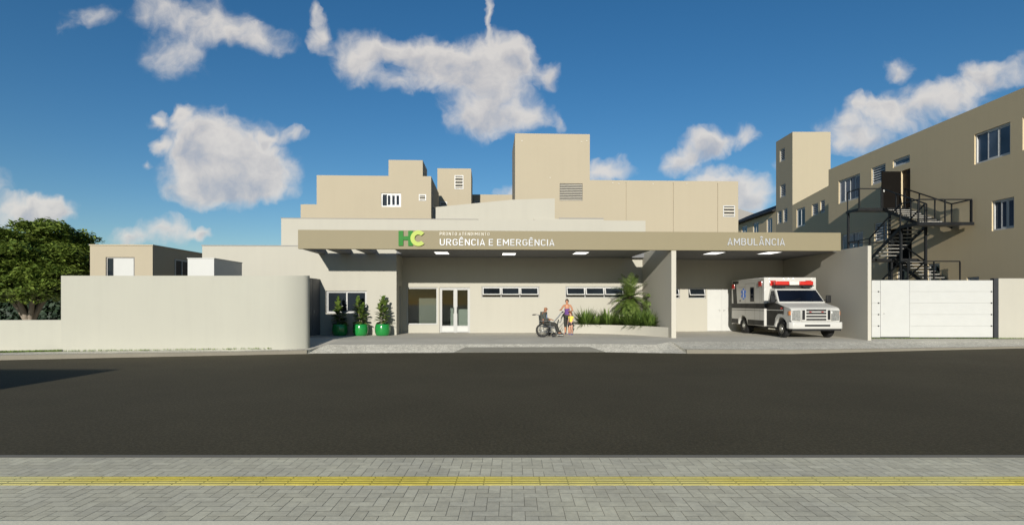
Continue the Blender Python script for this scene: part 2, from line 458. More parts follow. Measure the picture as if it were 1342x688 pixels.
# ------------------------------------------------------------------ sky, sun, camera
EL, AZ = math.atan(0.275 / math.hypot(1, .13)), math.atan(.13)   # sun behind the camera, low, a little to the left
def make_world():
    w = bpy.data.worlds.new('World'); scene.world = w; w.use_nodes = True
    nt = w.node_tree; nt.nodes.clear()
    out = nt.nodes.new('ShaderNodeOutputWorld')
    def bgnode(c):
        b = nt.nodes.new('ShaderNodeBackground'); b.inputs[1].default_value = SKY_STRENGTH; L(nt, c, b.inputs[0]); return b.outputs[0]
    def mixsh(fac, a, b):
        m = nt.nodes.new('ShaderNodeMixShader'); L(nt, fac, m.inputs[0]); L(nt, a, m.inputs[1]); L(nt, b, m.inputs[2]); return m.outputs[0]
    def less(x, v):
        n = N(nt, 'ShaderNodeMath', op='LESS_THAN'); L(nt, x, n.inputs[0]); n.inputs[1].default_value = v; return n.outputs[0]
    sky = nt.nodes.new('ShaderNodeTexSky'); sky.sky_type = 'NISHITA'; sky.sun_disc = False
    sky.sun_elevation = EL; sky.sun_rotation = math.pi + AZ
    sky.altitude = 200; sky.air_density = 1.0; sky.dust_density = .15; sky.ozone_density = 3.0
    hs = nt.nodes.new('ShaderNodeHueSaturation'); hs.inputs['Saturation'].default_value = SKY_SAT; hs.inputs['Value'].default_value = SKY_VAL
    L(nt, sky.outputs[0], hs.inputs['Color'])
    clear = bgnode(hs.outputs[0])
    tc = nt.nodes.new('ShaderNodeTexCoord'); gen = tc.outputs['Generated']
    sep = nt.nodes.new('ShaderNodeSeparateXYZ'); L(nt, gen, sep.inputs[0])
    mx = N(nt, 'ShaderNodeMath', op='MAXIMUM'); L(nt, sep.outputs[1], mx.inputs[0]); mx.inputs[1].default_value = .05
    dx = N(nt, 'ShaderNodeMath', op='DIVIDE'); L(nt, sep.outputs[0], dx.inputs[0]); L(nt, mx.outputs[0], dx.inputs[1])
    dz = N(nt, 'ShaderNodeMath', op='DIVIDE'); L(nt, sep.outputs[2], dz.inputs[0]); L(nt, mx.outputs[0], dz.inputs[1])
    p0 = nt.nodes.new('ShaderNodeCombineXYZ'); L(nt, dx.outputs[0], p0.inputs[0]); L(nt, dz.outputs[0], p0.inputs[1])
    def warp(src, scale, amp, det):       # billowing
        n = noise(nt, scale, det, .6, src, '2D')
        s = N(nt, 'ShaderNodeVectorMath', op='SUBTRACT'); L(nt, n.outputs['Color'], s.inputs[0]); s.inputs[1].default_value = (.5, .5, .5)
        k = N(nt, 'ShaderNodeVectorMath', op='MULTIPLY_ADD'); L(nt, s.outputs[0], k.inputs[0]); k.inputs[1].default_value = (amp, amp, 0); L(nt, src, k.inputs[2])
        return k.outputs[0]
    def bank(blobs):
        p1 = warp(p0.outputs[0], 9, .050, 3)
        p2 = warp(p1, 30, .020, 3)
        s2 = nt.nodes.new('ShaderNodeSeparateXYZ'); L(nt, p2, s2.inputs[0])
        fsum = gsum = None
        for (u, v, ru, rv, wgt) in blobs:
            c = ((u - CX) / FL, (CY - v) / FL, 0)
            pc_ = nt.nodes.new('ShaderNodeCombineXYZ'); L(nt, s2.outputs[0], pc_.inputs[0]); L(nt, s2.outputs[1], pc_.inputs[1])
            if fsum is not None: L(nt, gsum, pc_.inputs[2])          # keeps the evaluation sequential
            s = N(nt, 'ShaderNodeVectorMath', op='SUBTRACT'); L(nt, pc_.outputs[0], s.inputs[0]); s.inputs[1].default_value = c
            k = N(nt, 'ShaderNodeVectorMath', op='MULTIPLY'); L(nt, s.outputs[0], k.inputs[0]); k.inputs[1].default_value = (FL / ru / 1.4, FL / rv / 1.4, 0)
            q = N(nt, 'ShaderNodeVectorMath', op='LENGTH'); L(nt, k.outputs[0], q.inputs[0])
            f = N(nt, 'ShaderNodeMath', op='MULTIPLY_ADD'); f.use_clamp = True; L(nt, q.outputs['Value'], f.inputs[0]); f.inputs[1].default_value = -wgt; f.inputs[2].default_value = wgt
            g0 = nt.nodes.new('ShaderNodeSeparateXYZ'); L(nt, k.outputs[0], g0.inputs[0])
            g = N(nt, 'ShaderNodeMath', op='MULTIPLY_ADD'); L(nt, f.outputs[0], g.inputs[0]); L(nt, g0.outputs[1], g.inputs[1])
            if fsum is None: fsum, gsum = f.outputs[0], g.outputs[0]
            else:
                L(nt, gsum, g.inputs[2]); gsum = g.outputs[0]
                a = N(nt, 'ShaderNodeMath', op='ADD'); L(nt, fsum, a.inputs[0]); L(nt, f.outputs[0], a.inputs[1]); fsum = a.outputs[0]
        det = noise(nt, 17, 6, .58, p1, '2D')
        dn = N(nt, 'ShaderNodeMath', op='MULTIPLY_ADD'); L(nt, det.outputs[0], dn.inputs[0]); dn.inputs[1].default_value = 1.0; dn.inputs[2].default_value = -.47
        tot = N(nt, 'ShaderNodeMath', op='ADD'); L(nt, fsum, tot.inputs[0]); L(nt, dn.outputs[0], tot.inputs[1])
        gate = N(nt, 'ShaderNodeMapRange'); gate.interpolation_type = 'SMOOTHSTEP'; L(nt, fsum, gate.inputs[0])   # no cloud where no bank stands
        gate.inputs[1].default_value = .0; gate.inputs[2].default_value = .16
        dens = N(nt, 'ShaderNodeMapRange'); dens.interpolation_type = 'SMOOTHSTEP'; L(nt, tot.outputs[0], dens.inputs[0])
        dens.inputs[1].default_value = -.02; dens.inputs[2].default_value = .85; dens.inputs[3].default_value = 0; dens.inputs[4].default_value = .87
        alpha = N(nt, 'ShaderNodeMath', op='MULTIPLY'); L(nt, gate.outputs[0], alpha.inputs[0]); L(nt, dens.outputs[0], alpha.inputs[1])
        fs2 = N(nt, 'ShaderNodeMath', op='MAXIMUM'); L(nt, fsum, fs2.inputs[0]); fs2.inputs[1].default_value = .05
        rel = N(nt, 'ShaderNodeMath', op='DIVIDE'); L(nt, gsum, rel.inputs[0]); L(nt, fs2.outputs[0], rel.inputs[1])
        thin = N(nt, 'ShaderNodeMapRange'); L(nt, rel.outputs[0], thin.inputs[0]); thin.inputs[1].default_value = -.75; thin.inputs[2].default_value = .05; thin.inputs[3].default_value = .55; thin.inputs[4].default_value = 1   # thinner undersides
        al2 = N(nt, 'ShaderNodeMath', op='MULTIPLY'); L(nt, alpha.outputs[0], al2.inputs[0]); L(nt, thin.outputs[0], al2.inputs[1])
        det2 = noise(nt, 20, 4, .55, p1, '2D')
        sh = N(nt, 'ShaderNodeMath', op='MULTIPLY_ADD'); L(nt, rel.outputs[0], sh.inputs[0]); sh.inputs[1].default_value = .5; L(nt, det2.outputs[0], sh.inputs[2])
        cr = ramp(nt, sh.outputs[0], CLOUD_RAMP)
        ck = N(nt, 'ShaderNodeVectorMath', op='SCALE'); L(nt, cr.outputs[0], ck.inputs[0]); ck.inputs['Scale'].default_value = CLOUD_K / SKY_STRENGTH
        mix = nt.nodes.new('ShaderNodeMix'); mix.data_type = 'RGBA'
        L(nt, al2.outputs[0], mix.inputs[0]); L(nt, hs.outputs[0], mix.inputs[6]); L(nt, ck.outputs[0], mix.inputs[7])
        return bgnode(mix.outputs[2])
    cur = bank(CLOUDS)
    cur = mixsh(less(sep.outputs[2], -.005), cur, clear)
    cur = mixsh(less(sep.outputs[1], .3), cur, clear)
    L(nt, cur, out.inputs[0])
CLOUD_RAMP = [(.10, (.30, .37, .50)), (.42, (.50, .53, .60)), (.70, (.74, .71, .69)), (.95, (.90, .85, .79))]
CLOUD_K = .74
SKY_STRENGTH, SKY_SAT, SKY_VAL = .10, 1.25, .80
CLOUDS = [  # direction (as seen along the street) and size
    (268,178,44,36,1.0),(306,205,58,46,1.1),(345,228,46,32,1.0),(255,228,38,38,1.0),(300,250,60,22,.9),(235,150,14,12,.7),
    (205,160,11,9,.8),(208,190,13,10,.8),(347,178,13,8,.7),(384,179,17,9,.6),(197,214,7,6,.6),
    (205,15,34,26,.47),(262,26,50,28,.44),(232,66,42,36,.47),(340,52,44,17,.56),(300,42,40,22,.42),(122,20,30,13,.36),(82,36,18,9,.28),
    (421,44,15,22,.85),(416,14,7,13,.6),
    (468,78,30,32,.85),(505,66,26,17,.8),(548,68,36,22,1.0),(585,86,42,30,1.0),(640,80,52,34,1.1),(672,72,26,24,.9),(640,130,52,38,.8),(625,160,36,22,.6),(520,108,32,16,.7),
    (718,100,18,15,.8),(690,150,34,16,.6),(645,22,6,26,.6),(730,158,7,14,.45),
    (888,212,22,16,.9),(912,192,22,17,.9),(934,186,22,17,.9),(975,178,20,12,.7),(945,236,34,20,1.0),(982,256,30,26,1.0),(925,250,30,18,.9),
    (797,224,28,13,.85),(668,252,14,10,.7),
    (1173,92,17,16,.75),(1104,163,34,15,.5),(1118,138,12,11,.55),(1150,165,40,26,.62),(1205,145,52,27,.72),(1255,128,40,24,.68),(1296,100,34,20,.85),(1150,140,26,13,.7),(1110,185,40,14,.7),(1275,88,14,10,.5),
    (35,275,46,20,.95),(70,282,32,16,.8),(168,312,20,12,.7),(215,303,30,17,.85),(262,306,20,9,.75),(60,268,20,10,.6),
    (1020,215,12,7,.5),(1400,90,60,30,.9),(-60,240,60,22,.7),(-90,60,60,20,.4),(1500,40,60,20,.5)]
make_world()
sun = bpy.data.lights.new('sun', 'SUN'); sun.energy = 5.0; sun.angle = rad(.5); sun.color = (1, .955, .88)
so = bpy.data.objects.new('sun', sun); col.objects.link(so)
so.rotation_euler = Vector((.13, 1, -.275)).to_track_quat('-Z', 'Y').to_euler()
so.location = (-10, -50, 30)
cam = bpy.data.cameras.new('camera'); co = bpy.data.objects.new('camera', cam); col.objects.link(co); scene.camera = co
co.location = (0, 0, HC); co.rotation_euler = (math.pi / 2, 0, 0)
cam.sensor_fit = 'HORIZONTAL'; cam.sensor_width = 36; cam.lens = FL / 1342 * 36
cam.shift_x = 0; cam.shift_y = (CY - 344) / 1342; cam.clip_end = 2000; cam.clip_start = .1
scene.view_settings.view_transform = 'Standard'; scene.view_settings.look = 'None'; scene.view_settings.exposure = .2; scene.view_settings.gamma = 1
scene.cycles.max_bounces = 8; scene.cycles.transparent_max_bounces = 12

# ------------------------------------------------------------------ ground, road, pavements
ZR = -.32                                    # road level
g = MB(); g.poly([(-500, -500, -.40), (500, -500, -.40), (500, 500, -.40), (-500, 500, -.40)]); struct('ground', g, M['earth'])
# far edge of the road (world x, y, road z, kerb top z)
far_edge = []
for (u, v0, v1) in ((-700, 486, 477), (0, 471.9, 465.4), (150, 468.6, 463.2), (300, 465.6, 461.2), (402, 463.6, 458.8)):
    x, y = GR(u, v0, ZR); far_edge.append((x, y, ZR, HC - (v1 - CY) * y / FL))
drop = []
for (u, v) in ((416, 463.2), (500, 462.6), (594, 462.2), (660, 462.0), (794, 461.6), (868, 462.8)):
    x, y = GR(u, v, ZR); drop.append((x, y, ZR, ZR + .02))
right = []
for (u, v0, zz) in ((900, 463.2, -.32), (1040, 463.6, -.31), (1180, 460.0, -.27), (1342, 456.2, -.2), (1900, 455.5, -.2)):
    x, y = GR(u, v0, zz); right.append((x, y, zz, zz + (.14 if u < 1100 else .09 if u < 1300 else .06)))
edge = far_edge + drop + right
NEAR = 5.86
rd = MB(); n = len(edge)
xs = [e[0] for e in edge]
vs = [(e[0], e[1], e[2]) for e in edge] + [(x, NEAR - .05, ZR + .02) for x in xs]
rd.add(vs, [(n + i, n + i + 1, i + 1, i) for i in range(n - 1)]); struct('road', rd, M['asphalt'], recalc=False)
# kerb of the far side, where it is raised
def kerb(pts, w=.16):
    k = MB(); m = len(pts); ring = []
    for i, (x, y, z0, z1) in enumerate(pts):
        ring += [(x, y, z0 - .05), (x, y + .015, z1), (x, y + w, z1), (x, y + w, z0 - .05)]
    fs = [(i*4+j, (i+1)*4+j, (i+1)*4+(j+1)%4, i*4+(j+1)%4) for i in range(m-1) for j in range(4)] + [(0,1,2,3), tuple((m-1)*4+j for j in (3,2,1,0))]
    k.add(ring, fs); return k
struct('kerb', kerb(far_edge), M['kerb'])
struct('kerb', kerb(right), M['kerb'])
# stone mosaic band between kerb and concrete apron; it slopes down to the road at the driveways
top_v = {0: None}
band_hi = []
def mz(x): return GR(CX + 0, 452, -.08)[1]
band = MB(); lo = []; hi = []
BE = []
for (x, y, z0, z1) in far_edge:
    lo.append((x, y + .16, z1 - .003)); hi.append((x, y + 1.3, z1 + .01))
x, y, z0, z1 = far_edge[-1]; lo.append((x + .01, y, z0 + .006)); hi.append((x + .01, y + 1.3, z1 + .01))
for (x, y, z0, z1) in drop:
    lo.append((x, y, z0 + .006)); hi.append((x, y + .95, -.085))
x, y, z0, z1 = right[0]; lo.append((x - .01, y, z0 + .006)); hi.append((x - .01, max(y + 1.7, 21.4), -.045))
for (x, y, z0, z1) in right:
    lo.append((x, y + .16, z1 - .003)); hi.append((x, max(y + 1.7, 21.4), -.04 if x < 22 else -.02))
n = len(lo)
band.add(lo + hi, [(i, i + 1, n + i + 1, n + i) for i in range(n - 1)])
struct('pavement', band, M['mosaic'], recalc=False)
ap = MB()
back = [(p[0], 60.0, .004) for p in hi]; mid = [(p[0], p[1] + 1.6, 0.0) for p in hi]
ap.add(hi + mid + back, [(i, i + 1, n + i + 1, n + i) for i in range(n - 1)] + [(n + i, n + i + 1, 2*n + i + 1, 2*n + i) for i in range(n - 1)])
struct('concrete_apron', ap, M['concrete'], recalc=False)
# ramp slab in front of the entrance
def onslope(u, v):
    """point on the dropped mosaic band"""
    best = None
    for k in range(60):
        t = k / 59
        z = (ZR + .02) * (1 - t) + -.085 * t
        x, y = GR(u, v, z)
        yl = 19.72
        if best is None or abs((yl + .95 * t) - y) < best[0]: best = (abs((yl + .95 * t) - y), (x, y, z))
    return best[1]
x0, x1 = GR(594, 462.2, ZR)[0], GR(794, 461.6, ZR)[0]
def slope_pt(x, f):
    i = max(k for k in range(n - 1) if lo[k][0] <= x)
    t = (x - lo[i][0]) / (lo[i+1][0] - lo[i][0])
    a = Vector(lo[i]).lerp(Vector(lo[i+1]), t); b_ = Vector(hi[i]).lerp(Vector(hi[i+1]), t)
    p = a.lerp(b_, f); return (p.x, p.y, p.z + .006)
rp = MB()
rows = []
for k in range(13):
    t = k / 12; xa = x0 + (x1 - x0) * t; xb = x0 + .38 + (x1 - .5 - x0 - .38) * t
    rows.append((slope_pt(xa, .0), slope_pt(xb, .62)))
vv = [r[0] for r in rows] + [r[1] for r in rows]
rp.add(vv, [(i, i + 1, 13 + i + 1, 13 + i) for i in range(12)])
struct('ramp', rp, M['ramp'], recalc=False)
# near pavement: herringbone pavers on a joint bed, kerb stone, tactile strip, pale edging
ZN = -.15
Y0N, Y1N = 4.06, 5.72
bed = MB(); bed.box(-40, 40, -6, Y1N, ZN - .25, ZN - .004); struct('sidewalk', bed, M['joint'])
kb = MB(); kb.box(-40, 40, Y1N + .002, Y1N + .12, ZR - .05, ZN + .002); struct('kerb', kb, M['kerb'], bevel=.012)
pv = MB(); PW_, PL_ = .10, .20; gp = .0022; ch = .0012
TS0, TS1 = 4.86, 5.11                         # tactile strip
def paver(x0, x1, y0, y1, z):
    x0 += gp; x1 -= gp; y0 += gp; y1 -= gp
    y0 = max(y0, Y0N + .002); y1 = min(y1, Y1N)
    if y1 - y0 < .012: return
    for (a, b_) in ((Y0N, TS0 - .002), (TS1 + .002, Y1N)):
        q0, q1 = max(y0, a), min(y1, b_)
        if q1 - q0 < .012: continue
        t = [R.uniform(-.0012, .0012) for _ in range(4)]
        pv.add([(x0, q0, z + t[0] * .4), (x1, q0, z + t[1] * .4), (x1, q1, z + t[2] * .4), (x0, q1, z + t[3] * .4)], [(0,1,2,3)])
XP = 9.5
for j in range(-2, 22):                       # herringbone: each row steps one width
    y = Y0N - .2 + j * PW_
    for i in range(-120, 121):
        # horizontal paver at cell ((4i + j)), vertical paver next to it
        cx = (4 * i + ((-j) % 4)) * PW_
        if -XP < cx < XP:
            paver(cx, cx + PL_, y, y + PW_, ZN)
            paver(cx + PL_, cx + PL_ + PW_, y, y + PL_, ZN) if True else None
struct('paving', pv, M['paver'], recalc=False)
far_p = MB()
for s_ in (-1, 1):
    x0_, x1_ = sorted((s_ * (XP + .25), s_ * 40)); far_p.box(x0_, x1_, Y0N + .002, TS0 - .002, ZN - .01, ZN - .002); far_p.box(x0_, x1_, TS1 + .002, Y1N, ZN - .01, ZN - .002)
struct('paving', far_p, M['paver'])
ts = MB()
for i in range(-60, 60):
    x = i * .25
    ts.box(x + .0007, x + .2493, TS0, TS1, ZN - .012, ZN + .001)
    for k in range(4):
        yc = TS0 + .031 + k * .0625
        ts.hexa([(x + .003, yc - .017, ZN + .001), (x + .247, yc - .017, ZN + .001), (x + .247, yc + .017, ZN + .001), (x + .003, yc + .017, ZN + .001)],
                [(x + .01, yc - .011, ZN + .004), (x + .24, yc - .011, ZN + .004), (x + .24, yc + .011, ZN + .004), (x + .01, yc + .011, ZN + .004)])
# keep one tile as one colour island: tile body and bars share the tile's tint closely
struct('tactile_strip', ts, M['tactile'])
ed = MB(); ed.box(-40, 40, 3.2, Y0N - .003, ZN - .1, ZN + .006); struct('pavement_edging', ed, M['edge'])
# thin weeds at the foot of the walls
gr = MB()
def blades(path, count, h):
    for _ in range(count):
        t = R.random() * (len(path) - 1); i = int(t); f = t - i
        a, b_ = Vector(path[i]), Vector(path[min(i + 1, len(path) - 1)]); p = a.lerp(b_, f)
        p += Vector((R.uniform(-.03, .03), R.uniform(-.06, .02), 0)); an = R.uniform(0, 6.28); hh = h * R.uniform(.4, 1.2)
        d = Vector((math.cos(an), math.sin(an), 0)) * .012
        tip = p + Vector((R.uniform(-.03, .03), R.uniform(-.03, .03), hh))
        gr.add([p - d, p + d, tip], [(0, 1, 2)])
# ------------------------------------------------------------------ boundary walls on the left
# tall wall with the rounded corner
WT = 2.42
def wall_pts():
    x0, y0 = PW(80, 0, 18.5)[0], 18.5
    xA, yA = PW(357, 0, 19.55)[0], 19.55
    pts.append((xA, yA)) if False else None
    pts = [(x0, y0)]
    p = Vector((xA, yA)); ang = 0.0
    pts.append((p.x, p.y))
    for k in range(11):                       # slow bend
        ang += rad(3.9); p = p + Vector((math.cos(ang), math.sin(ang))) * .10; pts.append((p.x, p.y))
    for k in range(14):                       # tight end
        ang += rad(8.5); p = p + Vector((math.cos(ang), math.sin(ang))) * .045; pts.append((p.x, p.y))
    return pts
wp = wall_pts()
th = T('boundary_wall', 'tall pale boundary wall with a rounded corner along the road', 'wall', (wp[0][0], wp[0][1], -.2))
def thick_wall(pts, ztop, zbot, w):
    n = len(pts); nr = []
    for i in range(n):
        a = Vector(pts[max(i-1, 0)]); b = Vector(pts[min(i+1, n-1)]); d = (b - a).normalized(); nr.append(Vector((-d.y, d.x)) * w)
    vs = []
    for i, p in enumerate(pts):
        q = Vector(p) + nr[i]; zt = ztop(i / (n - 1)) if callable(ztop) else ztop
        vs += [(p[0], p[1], zbot), (p[0], p[1], zt), (q.x, q.y, zt), (q.x, q.y, zbot)]
    m = MB(); fs = [(i*4+j, (i+1)*4+j, (i+1)*4+(j+1)%4, i*4+(j+1)%4) for i in range(n-1) for j in range(4)] + [(0,1,2,3), tuple((n-1)*4+j for j in (3,2,1,0))]
    return m.add(vs, fs)
zt = lambda i_: 0
m = MB(); n_ = len(wp); tops = []
for (x, y) in wp: tops.append(HC + (CY - 361.3) * y / FL)
vs = []
for i, p in enumerate(wp):
    a = Vector(wp[max(i-1, 0)]); b = Vector(wp[min(i+1, n_-1)]); d = (b - a).normalized(); q = Vector(p) + Vector((-d.y, d.x)) * .2
    vs += [(p[0], p[1], -.38), (p[0], p[1], tops[i]), (q.x, q.y, tops[i]), (q.x, q.y, -.38)]
m.add(vs, [(i*4+j, (i+1)*4+j, (i+1)*4+(j+1)%4, i*4+(j+1)%4) for i in range(n_-1) for j in range(4)] + [(0,1,2,3), tuple((n_-1)*4+j for j in (3,2,1,0))])
th.part('wall_panel', m, M['wall_l'], smooth=40)
# side gate between the rounded corner and the building, in shade
sx, sy = wp[-1]
gd = MB(); gx1, gy1 = PW(420, 0, 25.15)
gx0 = PW(398, 0, 23.0)[0]; gx1 = PW(420.5, 0, 25.05)[0]
def lerp2(t): return (gx0 + (gx1 - gx0) * t, 23.0 + (25.05 - 23.0) * t)
sg = T('side_gate', 'dark grey double gate in the shade at the end of the rounded wall', 'gate', (*lerp2(.5), 0))
for k, (t0, t1) in enumerate(((.02, .49), (.51, .98))):
    a, b = lerp2(t0), lerp2(t1)
    lf = MB(); lf.prism([(a[0], a[1], .02), (b[0], b[1], .02), (b[0], b[1], 2.52), (a[0], a[1], 2.52)], (-.05, .0, 0))
    lo_ = sg.part('gate_leaf', lf, M['grey_gate'])
    if k == 1:
        hd = MB(); c = lerp2(.56); hd.tube([(c[0] + .03, c[1], 1.0), (c[0] + .03, c[1], 1.14)], .012, 8); sg.part('handle', hd, M['alu'], lo_)
# low wall at the far left
th = T('low_wall', 'low greyish boundary wall in front of the big tree', 'wall', (-20, 17.8, -.2))
m = MB(); x1 = PW(82.5, 0, 18.55)[0]
m.hexa([(-45, 17.0, -.38), (x1, 18.55, -.38), (x1, 18.75, -.38), (-45, 17.2, -.38)], [(-45, 17.0, .83), (x1, 18.55, HC - 22.2 * 18.55 / FL), (x1, 18.75, HC - 22.2 * 18.55 / FL), (-45, 17.2, .83)])
th.part('wall_panel', m, M['wall_l'])
blades([(-17, 17.84, -.16), (x1, 18.48, -.16)], 1500, .07)
blades([(wp[0][0], 18.46, -.16), (wp[1][0], 19.5, -.16)], 350, .06)

# ------------------------------------------------------------------ small house behind the wall
D = 25.6
s0, zt = PF(118, 322, D); s1 = PF(200, 0, D)[0]
h = T('small_house', 'small beige flat-roofed house behind the boundary wall', 'house', ((s0 + s1) / 2, D, 0), 'F')
a0, z1 = PF(138.5, 337, D); a1 = PF(176.5, 0, D)[0]
m = MB(); m.cells([(s0, s1, 0, zt)], [(a0, a1, .9, z1)], D, D + 10.5, FRONT, .16)
h.part('wall', m, M['beige'])
fr = MB(); ringbars(fr, a0 + .004, a1 - .004, .904, z1 - .004, D + .05, D + .12, .05, FRONT)
mbox(fr, FRONT, a0 + .3, a0 + .34, .954, z1 - .054, D + .05, D + .12)
w = h.part('window', fr, M['coping'], label='wide window with its white shutter drawn')
p = MB(); mbox(p, FRONT, a0 + .342, a1 - .055, .956, z1 - .056, D + .02, D + .06); h.part('shutter', p, M['gate'], w)
p = MB(); mbox(p, FRONT, a0 + .055, a0 + .298, .956, z1 - .056, D + .08, D + .09); h.part('pane', p, M['glass'], w)
rf = MB(); rf.box(s0 - .03, s1 + .03, D - .03, D + 10.53, zt + .002, zt + .06); h.part('roof', rf, M['beige'])
# window in its shaded side
ds = [D + 1.75, D + 2.95]
w = MB(); q = MB()
fr = MB(); sx = s1 + .003
fr.box(sx, sx + .03, ds[0], ds[1], 1.9, 1.96); fr.box(sx, sx + .03, ds[0], ds[1], 3.5, 3.56)
for t in (0, .5, 1): y = ds[0] + (ds[1] - ds[0] - .06) * t; fr.box(sx, sx + .03, y, y + .06, 1.96, 3.5)
wo = h.part('window', fr, M['alu'])
p = MB(); p.box(sx, sx + .01, ds[0] + .06, ds[1] - .06, 1.96, 3.5); h.part('pane', p, M['glass'], wo)
# white box behind the wall
D = 21.2
s0, zt = PF(246, 338, D); s1 = PF(280.5, 0, D)[0]
h = T('storage_cabin', 'small white cabin showing above the boundary wall beside the house', 'cabin', ((s0 + s1) / 2, D, 0), 'F')
m = MB(); m.box(s0, s1, D, D + 2.35, 0, zt - .03); h.part('wall', m, M['gate'])
m = MB(); m.box(s0 - .02, s1 + .02, D - .02, D + 2.37, zt - .028, zt); h.part('roof', m, M['gate'])

# ------------------------------------------------------------------ emergency wing (ground level)
DL, DB, DA = 25.3, 27.0, 27.95
sL0, zL = PF(265, 322.4, DL); sL1 = PF(519.6, 0, DL)[0]
em = T('emergency_wing', 'cream single-storey emergency wing with glass entrance and strip windows', 'hospital wing', (0, DL, 0), 'F')
wx0, wz1 = PF(427, 381, DL); wx1, wz0 = PF(480.5, 410.5, DL)
m = MB(); m.cells([(sL0, sL1, 0, zL)], [(wx0, wx1, wz0, wz1)], DL, DL + .22, FRONT)
# return wall by the entrance, with its doorway
dr0, dr1 = DL + .75, DL + 1.45
m.cells([(DL + .221, DB - .002, 0, zL)], [(dr0, dr1, .0, 2.25)], sL1 - .2, sL1, SIDE)
m.box(sL0, sL0 + .2, DL + .222, DL + 8, 0, zL)
em.part('wall', m, M['cream'])
m = MB(); m.box(sL0 - .03, sL1 - .004, DL - .02, DL + 8, zL + .003, zL + .045); em.part('coping', m, M['coping'])
m = MB(); m.box(sL1 - .14, sL1 - .1, dr0 + .003, dr1 - .003, .01, 2.245); dd = em.part('door', m, M['alu'], label='narrow grey side door in the return wall')
m = MB(); m.box(sL1 - .1, sL1 - .05, dr0 + .08, dr0 + .12, 1.0, 1.04); em.part('handle', m, M['black'], dd)
window(em, FRONT, wx0, wx1, wz0, wz1, DL + .08, 2, .048, frame=M['alu'], pane=M['glass'])
# main recessed wall
sB0 = sL1 + .001; sB1 = PF(846, 0, DB)[0]
holes = []
e0, ez1 = PF(532.5, 376.5, DB); e1, ez0 = PF(573.5, 425.5, DB)
holes.append((e0, e1, ez0, ez1))
d0a = PF(576, 0, DB)[0]; d0b = PF(595.8, 0, DB)[0]; d1a = PF(597.6, 0, DB)[0]; d1b = PF(616, 0, DB)[0]
holes += [(d0a, d1b, 0, ez1)]
aw = []
for (u0, u1) in ((631, 707), (741, 818)):
    q0, q1 = PF(u0, 0, DB)[0], PF(u1, 0, DB)[0]; zz1 = PF(650, 375.3, DB)[1]; zz0 = PF(650, 390.3, DB)[1]
    holes.append((q0, q1, zz0, zz1)); aw.append((q0, q1, zz0, zz1))
zcream = PF(500, 287.2, DB)[1]
sC0 = PF(368.5, 0, DB)[0]
m = MB()
m.cells([(sB0, sB1, 0, zL - .35), (sC0, sB1, zL - .35, zcream)], holes, DB, DB + .25, FRONT)
em.part('wall', m, M['cream'], label='cream back wall of the covered entrance')
# set-back roof parapets of the wing
sP0, zP0 = PF(571, 271.5, DB + .6); sP1, zP1 = PF(727, 260.2, DB + .6); zPm = PF(672, 261.8, DB + .6)[1]; sPm = PF(672, 0, DB + .6)[0]
m = MB(); m.prism([(sP0, DB + .6, 4), (sP1, DB + .6, 4), (sP1, DB + .6, zP1), (sPm, DB + .6, zPm), (sP0, DB + .6, zP0)], (0, 2.2, 0))
em.part('parapet', m, M['cream'], label='cream parapet with a sloping top')
s_, z_ = PF(791, 287.2, DB + .3)
m = MB(); m.box(PF(700, 0, DB + .3)[0], s_, DB + .3, DB + .58, 4, z_); em.part('parapet', m, M['cream'])
m = MB(); m.box(sC0 - .02, PF(627, 0, DB)[0], DB - .02, DB + .27, zcream + .003, zcream + .03)
em.part('coping', m, M['coping'])
m = MB(); m.box(PF(733, 0, DB + .3)[0], s_, DB + .28, DB + .6, z_ + .003, z_ + .05); em.part('coping', m, M['coping'])
m = MB(); m.box(sC0, sB1, DB + .252, DB + .6, 3.9, zcream - .15); m.box(sC0, sC0 + .2, DB + .252, DB + 8, 3.6, zcream); em.part('roof', m, M['cream'])
# glazed shop-front window and two glass doors
fr = MB(); g_ = MB(); dg = DB + .08
ringbars(fr, e0 + .004, e1 - .004, ez0 + .004, ez1 - .004, dg, dg + .08, .06, FRONT)
w = em.part('window', fr, M['alu'], label='large fixed entrance window')
mbox(g_, FRONT, e0 + .06, e1 - .06, ez0 + .06, ez1 - .06, dg + .035, dg + .045); em.part('pane', g_, M['glass_clear'], w)
fr = MB(); mid = (d0b + d1a) / 2
mbox(fr, FRONT, d0a + .004, d0a + .06, .0, ez1 - .004, dg - .01, dg + .09); mbox(fr, FRONT, d1b - .06, d1b - .004, 0, ez1 - .004, dg - .01, dg + .09)
mbox(fr, FRONT, mid - .035, mid + .035, 0, ez1 - .064, dg - .01, dg + .09); mbox(fr, FRONT, d0a + .06, d1b - .06, ez1 - .064, ez1 - .004, dg - .01, dg + .09)
em.part('door_frame', fr, M['alu'])
for k, (q0, q1) in enumerate(((d0a + .062, mid - .037), (mid + .037, d1b - .062))):
    dm = MB(); ringbars(dm, q0, q1, .02, ez1 - .07, dg, dg + .05, .055, FRONT)
    mbox(dm, FRONT, q0 + .055, q1 - .055, .30, .35, dg, dg + .05)
    dobj = em.part('door', dm, M['alu'], label='glass entrance door with a pale panel for the bright strip low in its glass')
    p = MB(); mbox(p, FRONT, q0 + .055, q1 - .055, .35, ez1 - .125, dg + .02, dg + .03); em.part('pane', p, M['glass_clear'], dobj)
    p = MB(); mbox(p, FRONT, q0 + .055, q1 - .055, .075, .30, dg + .015, dg + .035); em.part('bright_strip_panel', p, M['gate'], dobj)  # pale panel stands in for the bright light low in the door glass
    p = MB(); xh = q1 - .04 if k == 0 else q0 + .04
    p.tube([(xh, dg - .01, .95), (xh, dg - .045, .98), (xh, dg - .045, 1.22), (xh, dg - .01, 1.25)], .012, 8); em.part('handle', p, M['chrome'], dobj)
